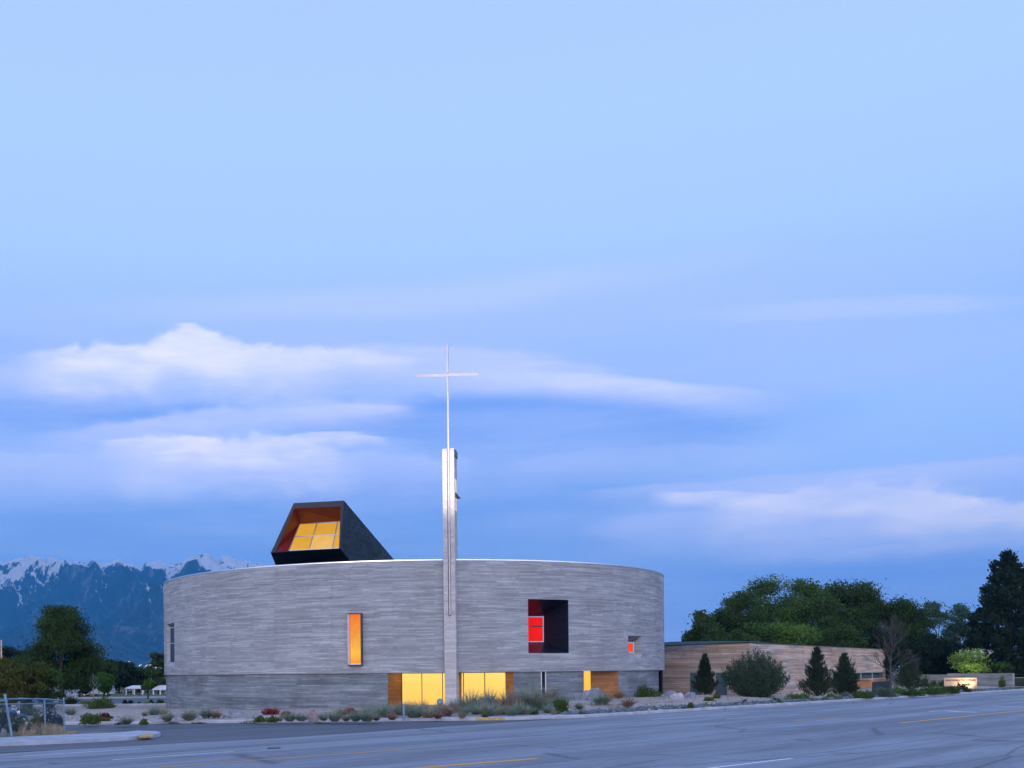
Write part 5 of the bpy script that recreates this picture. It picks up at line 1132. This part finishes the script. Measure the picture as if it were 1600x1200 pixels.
def bare(x, yt, yb, D, label, mat, seed=3, spread=.5, name='bare_tree', lv=5, r0=.14, fork=.32, group=None):
    rr = random.Random(seed); b = Vector(P(x, yb, D)); H_ = (yb-yt)*D/FPX; b.z = pz(x, yb, D); t = empty(name, b, label, 'tree', group); tr = MB(); br = MB()
    fk = b+Vector((rr.uniform(-.1,.1), 0, H_*fork)); tr.tube([b-Vector((0,0,.2)), (b+fk)/2+Vector((.04,0,0)), fk], [r0, r0*.8, r0*.62], 8)
    def grow(p, d, L, r, lev):
        q = p+d*L; m_ = (p+q)/2+Vector((rr.uniform(-1,1), rr.uniform(-1,1), rr.uniform(-.3,.6)))*L*.07
        br.tube([p, m_, q], [r, r*.8, r*.58], 5 if lev < 3 else 3)
        if lev >= lv: return
        for i in range(rr.choice((2, 3, 3)) if lev < lv-1 else 3):
            nd = (d+Vector((rr.uniform(-1,1), rr.uniform(-1,1), rr.uniform(-.25,.75)))*spread*1.25).normalized()
            st_ = p.lerp(q, rr.uniform(.55, 1.0)) if i else q
            grow(st_, nd, L*rr.uniform(.60, .84), max(.009, r*.6), lev+1)
    ldr = [fk]
    for i in range(5): ldr.append(ldr[-1]+Vector((rr.uniform(-.12,.12), rr.uniform(-.12,.12), H_*(1-fork)*.17)))
    tr.tube(ldr, [r0*.6*(1-.17*i) for i in range(6)], 6)
    for i in range(18):
        k = i/17; q_ = ldr[min(4, int(k*5))].lerp(ldr[min(5, int(k*5)+1)], (k*5) % 1); a = i*2.4+rr.uniform(0, .6)
        grow(q_, Vector((cos(a)*spread*(1.7-.7*k), sin(a)*spread*(1.7-.7*k), rr.uniform(.5,.9)+k*.4)).normalized(), H_*(.155-.065*k), r0*(.36-.16*k), 2)
    tr.build('trunk', mat, t); br.build('branches', mat, t); return t
bare(1391, 968, 1084, 111, 'leafless grey tree with a fine twiggy crown at the wing end', M['bare'], seed=5, spread=.55, lv=6, r0=.15, fork=.25)

# ------------------------------------------------------------------ trees behind the wing
TB = [ # x, top, halfw, D, leaf, label, leaves, clumps
 (1100,952,34,138,L_dk,'dark tree lowest at the left end of the tree line',9000,30,.0), (1148,925,42,142,L_dk,'dark tree second from the left of the tree line, above the wing roof',11000,34,0), (1205,897,55,146,L_md,'tallest rounded green tree left of centre in the tree line',16000,44,0), (1262,903,50,148,L_md,'mid green tree in the centre left of the tree line',15000,42,0),
 (1325,905,52,150,L_dk,'dark green tree in the centre of the tree line',15000,42,0), (1385,909,50,148,L_dk,'dark tree behind the leafless grey tree',15000,42,0), (1425,935,30,150,L_dk,'dark tree at the right shoulder of the tree line',9000,28,.3), (1462,938,26,158,L_bl,'thin blue-green tree left of the gap in the tree line',6500,26,.12), (1500,936,26,160,L_bl,'thin blue-green tree just left of the giant dark pine',6500,26,.12),
 (1235,962,38,134,L_gr,'brighter green small tree above the timber roof line',9000,30,0), (1130,972,30,130,L_dk,'low dark tree just above the wing roof',7000,24,0), (1300,962,42,136,L_dk,'low dark tree behind the middle of the timber wall',9000,30,0), (1365,975,40,138,L_vd,'near black tree at the right end of the timber wall',9000,30,0),
 (1440,990,44,146,L_vd,'near black tree behind the left yard wall',10000,34,0), (1492,1000,40,146,L_vd,'near black low tree behind the lit sign',9000,32,0), (1180,968,34,132,L_md,'low green tree above the wing corner',7000,26,0)]
for i, (x, yt, hw_, D, lf, lab, nl, nc, op) in enumerate(TB):
    broad_tree(x, yt, 1078, hw_*1.1, D, lf, lab, group='trees behind the timber wing', cl=int(nc*1.2), leaves=int(nl*2.4), lsz=.27, low=.12, seed=100+i, open_=op, flat=.8)
pine_tree(1578, 874, 1075, 68, 138, L_vd, 'giant dark pine towering at the right edge', tiers=17, lsz=.42, dens=1.7, seed=31, shape=.58, up=.22, low=.03, name='giant_pine', tipc=.13, asp=.5)
pine_tree(1645, 930, 1075, 55, 150, L_vd, 'dark pine partly cut off by the right edge behind the giant one', tiers=15, lsz=.42, dens=1.5, seed=32, shape=.62, up=.15, name='giant_pine', tipc=.14, asp=.5)
for x, yt, yb, w_, lab in ((1518,1012,1056,30,'glowing bright green lilac bush with pale blossoms above the concrete wall'), (1562,1034,1056,20,'bright green bush at the right end of the concrete wall'), (1598,1038,1060,14,'green bush cut off by the right frame edge')):
    b_ = P(x, yb, 136)
    broad_tree(x, yt, 1078, w_, 136, L_lm if x == 1518 else L_gr, lab, cat='bush', name='lilac_bush', zb_=0, cl=26, leaves=5200 if x == 1518 else 2600, lsz=.24, low=.3, seed=x, group=None, open_=.25)
pp = []; r_ = np.random.default_rng(2)
for i in range(9):
    c = np.array(P(r_.uniform(1500,1548), r_.uniform(1014,1026), 133.6)); pp.append(c+r_.normal(size=(14,3))*.13)
lil = [o for o in COL.objects if o.name.startswith('lilac_bush')][0]
leafmesh('blossoms', np.concatenate(pp), .12, M['white'], lil)

# ------------------------------------------------------------------ left side: trees, car, fence, shelters
TL = [
 (95,945,60,105,L_dk,'largest dark tree on the left, spreading over the fence',21000,56,1088,.0,.08,'big'), (22,1008,46,112,L_vd,'near black tree at the left frame edge',11000,36,1090,0,.1,''), (8,1024,30,84,L_ol,'olive green tree low at the left edge, nearest the fence',9000,30,1096,.3,.05,''), (46,1030,30,88,L_ol,'olive and rust tinted tree under the largest dark one',9000,30,1096,.3,.05,''), (80,1044,24,90,L_md,'small green tree at the right end of the olive ones',6000,22,1096,.2,.05,''),
 (150,1018,36,150,L_dk,'dark tree right behind the largest one',9000,30,1084,0,.1,''), (185,1028,34,165,L_vd,'dark rounded tree above the parked white van',8000,28,1082,0,.1,''), (215,1042,26,170,L_dk,'dark tree above the left shelter roof',7000,26,1082,0,.1,''), (196,1038,26,240,L_bl,'hazy blue-green tree farther back in the gap',6000,26,1078,0,.1,''),
 (248,1016,18,155,L_dk,'dark tree touching the left edge of the round wall',6000,22,1084,.2,.1,''), (240,1044,20,175,L_md,'green tree behind the right shelter',6000,22,1082,0,.1,''), (124,1052,30,140,L_vd,'near black low tree behind the white wall',8000,26,1086,0,.1,''), (-40,1000,60,110,L_dk,'dark tree mostly outside the left frame edge',9000,30,1090,0,.1,'')]
for i, (x, yt, hw_, D, lf, lab, nl, nc, yb, op, lw, big) in enumerate(TL):
    broad_tree(x, yt, yb, hw_*1.08, D, lf, lab, group='trees on the left beyond the fence', cl=int(nc*1.1), leaves=int(nl*1.9), lsz=.22*D/110, low=lw, seed=200+i, zb_=-.4, open_=op, flat=.62)
broad_tree(162,1044,1088,17,128,L_gr,'small bright green tree with a pale stem before the shelters',cl=18,leaves=4500,lsz=.24,low=.12,seed=301,zb_=-.35,group='young trees on the lawn')
broad_tree(231,1056,1087,11,132,L_gr,'smaller bright green tree between the two shelter roofs',cl=12,leaves=2600,lsz=.22,low=.25,seed=302,zb_=-.35,group='young trees on the lawn')
bare(146, 1046, 1094, 118, 'thin pale leafless tree left of the small bright green tree', m_plain('pale_bark', (.30,.30,.27), .9), seed=8, spread=.4, lv=4, r0=.09, fork=.3, name='bare_tree')
# white end wall of a low building
zw = pz(98,1080.5,118)
sh_ = empty('white_shed', P(98,1098,118), 'low white walled shed at the edge of the dark trees', 'shed')
a, b = P(74,1090,122), P(120,1090,117)
MB().prism([(a[0],a[1]),(b[0],b[1]),(b[0]-1,b[1]+5),(a[0]-1,a[1]+5)], -.7, zw).build('wall', M['white'], sh_)
MB().prism([(a[0]-.2,a[1]-.25),(b[0]+.2,b[1]-.25),(b[0]-.8,b[1]+5.2),(a[0]-1.2,a[1]+5.2)], zw+.002, zw+.14).build('roof', M['frame'], sh_)
# shelters (white roofed canopies)
def shelter(xa, xb, yt, ye, yb, D, label):
    A, B = np.array(P(xa,ye,D)), np.array(P(xb,ye,D)); zt__ = pz((xa+xb)/2, yt, D+3); ze = A[2]; zb__ = pz(xa, yb, D)
    t = empty('picnic_shelter', (*A[:2], zb__), label, 'shelter', 'white roofed shelters on the lawn')
    L = B[0]-A[0]; mb = MB(); x0, x1 = A[0], B[0]
    mb.hexa([(x0,D,ze),(x1,D,ze),(x1+.0,D+3,zt__),(x0+.5,D+3,zt__)], [(x0,D,ze+.12),(x1,D,ze+.12),(x1,D+3,zt__+.12),(x0+.5,D+3,zt__+.12)])
    mb.hexa([(x0+.5,D+3,zt__),(x1,D+3,zt__),(x1,D+6,ze),(x0,D+6,ze)], [(x0+.5,D+3,zt__+.12),(x1,D+3,zt__+.12),(x1,D+6,ze+.12),(x0,D+6,ze+.12)])
    mb.build('roof', M['white'], t)
    for k in (.06, .5, .94):
        for dd in (.2, 5.6): MB().box((x0+L*k, D+dd, (zb__+ze)/2), (.17,.17,ze-zb__)).build('post', M['white'], t)
shelter(195,224,1072.3,1076.5,1088.5,152,'left white roofed picnic shelter on the lawn')
shelter(190,226,1071.5,1074.0,1088.0,166,'flat white roofed shelter rising behind the left shelter')
shelter(238,262,1071.8,1078.0,1088.5,152,'right white roofed shelter beside the round wall')
# long dark fence behind the lawn
lf_ = empty('park_fence', P(120,1088,171), 'long dark mesh fence along the back of the lawn', 'fence')
a, b = P(60,1080.5,171), P(262,1079.5,171); zf = b[2]
MB().hexa([(a[0],171,-.3),(b[0],171,-.3),(b[0],171.04,-.3),(a[0],171.04,-.3)], [(a[0],171,zf),(b[0],171,zf),(b[0],171.04,zf),(a[0],171.04,zf)]).build('mesh', M['navy'], lf_)
MB().bar((a[0],170.9,zf), (b[0],170.9,zf), .08).build('rail', M['gal'], lf_)
for k in range(9): MB().box((a[0]+(b[0]-a[0])*k/8,170.85,(zf-.3)/2), (.1,.1,zf+.3)).build('post', M['gal'], lf_)
# vehicles: simple lofted bodies
def vehicle(name, loc, ang, L, Wd, H, prof, roofprof, paint, label, cat):
    t = empty(name, loc, label, cat); ca, sa_ = cos(ang), sin(ang)
    def w2(x, y, z): return (loc[0]+x*ca-y*sa_, loc[1]+x*sa_+y*ca, loc[2]+z)
    def loft(pf, hw_, inset):
        n = len(pf); v = [w2(x, -hw_*(1-(inset if z > H*.55 else 0)), z) for x, z in pf]+[w2(x, hw_*(1-(inset if z > H*.55 else 0)), z) for x, z in pf]
        return v, [[i, (i+1) % n, (i+1) % n+n, i+n] for i in range(n)]+[list(range(n))[::-1], list(range(n, 2*n))]
    b = MB().add(*loft(prof, Wd/2, 0)).build('body', paint, t); g = MB().add(*loft(roofprof[0], Wd/2*.97, .12)).build('windows', M['nightglass'], t); MB().add(*loft(roofprof[1], Wd/2*.86, 0)).build('roof', paint, t)
    for x in (-L*.31, L*.31):
        for y in (-Wd/2*.98, Wd/2*.98): 
            wv = MB().tube([w2(x, y-.1, .31), w2(x, y+.1, .31)], [.31,.31], 14).build('wheel', M['dark'], t); MB().tube([w2(x, y-.115, .31), w2(x, y+.115, .31)], [.17,.17], 10).build('rim', M['alu'], wv)
    for y in (-Wd/2*.72, Wd/2*.72):
        MB().add([w2(L/2+.01, y-.16, .62), w2(L/2+.01, y+.16, .62), w2(L/2-.02, y+.16, .80), w2(L/2-.02, y-.16, .80)], [[0,1,2,3]]).build('tail_light', M['tail'], t)
        MB().add([w2(-L/2-.01, y+.16, .60), w2(-L/2-.01, y-.16, .60), w2(-L/2+.01, y-.16, .76), w2(-L/2+.01, y+.16, .76)], [[0,1,2,3]]).build('headlight', M['alu'], t)
    return t
M['tail'] = m_plain('red_lens', (.45,.02,.03), .3); M['carblue'] = m_plain('blue_car_paint', (.05,.15,.30), .25, .3, var=.03); M['vanw'] = m_plain('white_van_paint', (.6,.6,.62), .3, var=.03)
b0 = np.array(P(10,1140,49.5)); b0[2] = 0.02
mc = empty('parked_motorcycle', tuple(b0), 'small blue motorcycle half hidden behind the leaning fence post and weeds', 'motorcycle')
def mp_(x, y, z): return (b0[0]+x, b0[1]+y+x*.35, b0[2]+z)
for xw in (-.68, .66):
    c_ = mp_(xw, 0, .31); wh = MB(); R_ = [( .25,.05),(.31,.05),(.31,-.05),(.25,-.05)]; n_ = 20; vs = []; fs_ = []
    for k_ in range(n_):
        a_ = 2*pi*k_/n_
        for r__, yy in R_: vs.append((c_[0]+cos(a_)*r__, c_[1]+yy+cos(a_)*r__*.35, c_[2]+sin(a_)*r__))
    for k_ in range(n_):
        for q_ in range(4): fs_.append([k_*4+q_, k_*4+(q_+1)%4, ((k_+1)%n_)*4+(q_+1)%4, ((k_+1)%n_)*4+q_])
    wh.add(vs, fs_); wo_ = wh.build('wheel', M['dark'], mc); sp_ = MB()
    for k_ in range(5): sp_.bar((c_[0],c_[1],c_[2]), (c_[0]+cos(k_*1.257)*.25, c_[1]+cos(k_*1.257)*.09, c_[2]+sin(k_*1.257)*.25), .025)
    sp_.build('spokes', M['alu'], wo_)
MB().tube([mp_(.66,0,.31), mp_(.42,0,.86)], [.035,.03], 8).build('fork', M['alu'], mc)
MB().tube([mp_(-.66,0,.34), mp_(-.2,0,.42), mp_(.2,0,.44), mp_(.42,0,.78)], [.04,.12,.14,.05], 8).build('engine_frame', M['dark'], mc)
MB().tube([mp_(-.18,0,.74), mp_(-.05,0,.80), mp_(.22,0,.84), mp_(.42,0,.80)], [.08,.15,.17,.06], 10).build('fuel_tank', M['carblue'], mc, smooth=True)
MB().tube([mp_(-.85,0,.78), mp_(-.55,0,.72), mp_(-.15,0,.73)], [.05,.12,.11], 8).build('seat', M['dark'], mc, smooth=True)
MB().tube([mp_(.44,0,.32+.36), mp_(.66,0,.68), mp_(.86,0,.58)], [.05,.08,.04], 8).build('front_mudguard', M['carblue'], mc, smooth=True)
MB().tube([mp_(.36,-.32,.98), mp_(.42,0,.92), mp_(.36,.32,.98)], [.02,.02,.02], 6).build('handlebar', M['alu'], mc)
MB().tube([mp_(.44,0,.82), mp_(.56,0,.82)], [.06,.09], 10).build('headlight', M['white'], mc); MB().tube([mp_(-.88,0,.74), mp_(-.95,0,.72)], [.05,.05], 8).build('tail_light', M['tail'], mc)
cp_ = P(151,1088,146)
vehicle('parked_van', (cp_[0], 146, -.3), radians(0), 4.6, 1.8, 1.75,
 [(-2.3,.3),(2.3,.3),(2.3,1.0),(-1.5,1.0),(-2.25,.9)], ([(-1.55,1.0),(2.28,1.0),(2.2,1.6),(-.9,1.6)], [(-.95,1.595),(2.22,1.595),(2.15,1.72),(-.8,1.72)]), M['vanw'], 'small white van parked on the far side of the lawn', 'van')
# utility pole at the left edge
p = P(2.5,1050,104); MB_ = MB().tube([(p[0],p[1],-.5), (p[0],p[1],pz(2.5,1000,104))], [.09,.07], 8).build('utility_pole', M['pinkside']); tag(MB_, 'pale wooden utility pole top above the trees at the left edge', 'pole')

# chain-link fence
def m_link():
    m, nt = nmat('chain_link_mesh'); t = NT(nt); uv = t.n('ShaderNodeUVMap').outputs[0]; r_ = t.mapping(uv, rot=(0, 0, radians(45)), scale=(13, 13, 1)); s_ = t.n('ShaderNodeSeparateXYZ'); t.l(r_, s_.inputs[0])
    fx_ = t.math('LESS_THAN', t.math('FRACT', s_.outputs[0]), .11); fy_ = t.math('LESS_THAN', t.math('FRACT', s_.outputs[1]), .11); a = t.math('MAXIMUM', fx_, fy_)
    b = t.n('ShaderNodeBsdfPrincipled'); b.inputs['Base Color'].default_value = (.08,.14,.18,1); b.inputs['Metallic'].default_value = .5; b.inputs['Roughness'].default_value = .5
    tr = t.n('ShaderNodeBsdfTransparent'); mx = t.n('ShaderNodeMixShader'); t.l(a, mx.inputs[0]); t.l(tr.outputs[0], mx.inputs[1]); t.l(b.outputs[0], mx.inputs[2]); t.out(mx.outputs[0]); return m
M['link'] = m_link()
f1, f2, f3 = P(19,1150.5,42.7), P(71,1140,44.6), P(100.5,1139,45.6); FH = 1.62
fb = empty('chain_link_fence', (f2[0], f2[1], .1), 'blue-grey chain-link fence with a leaning post at the road corner', 'fence')
def fpost(b, h, lean, r=.035):
    m_ = MB().tube([(b[0],b[1],b[2]-.1), (b[0]+lean,b[1],b[2]+h)], [r, r], 8); m_.tube([(b[0]+lean,b[1],b[2]+h), (b[0]+lean*1.03,b[1],b[2]+h+.05)], [r*1.35, r*.9], 8); return m_.build('post', M['gal'], fb)
fpost(f1, 1.60, -.26, .055); fpost(f2, FH-.42, -.03); fpost(f3, FH-.36, -.01)
f0 = (f1[0]-2.6, f1[1]-2.2, f1[2]); f4 = (f3[0]-3.4, f3[1]+5.5, -.05); f5 = (f1[0]-2.5, f1[1]+6.5, -.05); fpost(f4, FH-.3, 0); fpost(f0, FH-.2, 0)
def span(a, b, za, zb2, lo=.08):
    MB().tube([(a[0],a[1],za), (b[0],b[1],zb2)], [.027,.027], 7).build('top_rail', M['gal'], fb)
def mesh_(a, b, za, zb2):
    L = sqrt((a[0]-b[0])**2+(a[1]-b[1])**2); mk('mesh', [(a[0],a[1],.12),(b[0],b[1],.12),(b[0],b[1],zb2),(a[0],a[1],za)], [[0,1,2,3]], M['link'], fb, [0,0,L,0,L,zb2,0,za])
zt1, zt2, zt3 = pz(19,1092,42.7), pz(71,1092,44.6), pz(101,1095,45.6)
span((f1[0]-.05,f1[1]), f2, zt1, zt2); span(f2, f3, zt2, zt3); span(f0, (f1[0]-.15,f1[1]), pz(0,1094,42)-.03, pz(9,1095,42.7)); span(f3, f4, zt3, zt3+.02); span(f5, f4, zt3, zt3); 
span((f0[0],f0[1]+.1), (f3[0],f3[1]+.1), pz(0,1100.5,42), pz(100,1098.5,45.6))
mesh_(f1, f2, zt1-.25, zt2-.02); mesh_(f2, f3, zt2-.02, zt3-.02); mesh_(f0, f1, pz(0,1094,42)-.1, zt1-.25); mesh_(f3, f4, zt3, zt3); mesh_(f5, f4, zt3, zt3)
# weeds and dry grass round the fence
blades = MB(); r_ = np.random.default_rng(12)
for i in range(3800):
    x = r_.uniform(-5, 118); y0_ = 1151.5-(x/118)*4.0; y = y0_-abs(r_.normal(0, 4.2)) if x < 100 else y0_-abs(r_.normal(0, 1.3)); D = 43.0+(1151-y)*.28; p = np.array(G(x, y, .12)); hgt = r_.uniform(.06, .40)*(1.0 if 30 < x < 98 else .4)*(.55+.75*abs(sin(x*.21)+.4*sin(x*.57))); a = r_.uniform(0, 6.28)
    dx, dy = cos(a)*hgt*r_.uniform(.1, .7), sin(a)*hgt*.4; w__ = .009; blades.add([(p[0]-w__,p[1],.1), (p[0]+w__,p[1],.1), (p[0]+dx*.5+w__*.7,p[1]+dy*.5,.1+hgt*.65), (p[0]+dx*.5-w__*.7,p[1]+dy*.5,.1+hgt*.65), (p[0]+dx,p[1]+dy,.1+hgt*.95)], [[0,1,2,3],[3,2,4]])
tag(blades.build('dry_grass', M['g_tan']), 'dry straw grass growing at the foot of the chain-link fence', 'grass', kind='stuff')
for x, y, w_, h_, lf, lab, D in ((78,1139,34,34,L_pu,'dark tangled bush behind the fence end panel',47.5), (6,1146,26,42,L_vd,'dark bush behind the leaning fence post, at the left edge',44.5), (60,1141,26,26,L_ol,'olive weeds behind the middle fence post',47), (30,1144,26,22,L_dk,'dark green weeds right of the leaning post',45.5), (92,1140,16,24,L_pu,'purple-grey bush at the fence end post',46.8), (45,1146,22,13,L_ol,'low olive weeds in the dry grass',44.8), (40,1118,44,16,L_dk,'low dark hedge on the gravel behind the blue motorcycle',64)):
    shrub(P(x, y, D), w_, h_, lf, lab, dens=3.2, lsz=.085, group='weeds round the chain-link fence', seed=int(x)+60)
# distant town specks at the foot of the mountains
bm = MB(); em = MB(); r_ = np.random.default_rng(6)
for i in range(70):
    x = r_.choice((r_.normal(214, 9), r_.normal(240, 6), r_.uniform(120, 262), r_.uniform(190,260))); y = 1047-abs(r_.normal(0, 5.5)) if i % 2 else r_.uniform(1036, 1050); D = 4300; p = P(x, y, D); s_ = r_.uniform(1.2, 3.2)*1.3
    (bm if i % 5 < 2 else em).box((p[0],p[1],p[2]), (s_*1.8*(2.2 if i % 5 < 2 else .8), 6, s_*1.1))
hb_ = MB(); 
tag(bm.build('distant_houses', M['white']), 'tiny pale houses on the foothills below the mountains', 'houses', kind='stuff')
M['spk'] = m_emit('street_lamp_glow', (1.0,.85,.6), (1.0,.9,.7), 0, 400, 2.0, .1); tag(em.build('distant_lights', M['spk']), 'tiny warm street lights twinkling on the foothills', 'lights', kind='stuff')

# ------------------------------------------------------------------ haze
hz_m, nt = nmat('evening_haze'); t = NT(nt); pv = t.n('ShaderNodeVolumePrincipled'); pv.inputs['Color'].default_value = (0.07, 0.48, 1.0, 1); pv.inputs['Density'].default_value = 0.000085; pv.inputs['Anisotropy'].default_value = 0.0
oo = t.n('ShaderNodeOutputMaterial'); t.l(pv.outputs[0], oo.inputs['Volume'])
hz_o = MB().prism([(-8900,-500),(8900,-500),(8900,10200),(-8900,10200)], -1.8, 1100).build('haze', hz_m); tag(hz_o, 'thin blue evening haze', 'haze', kind='stuff')
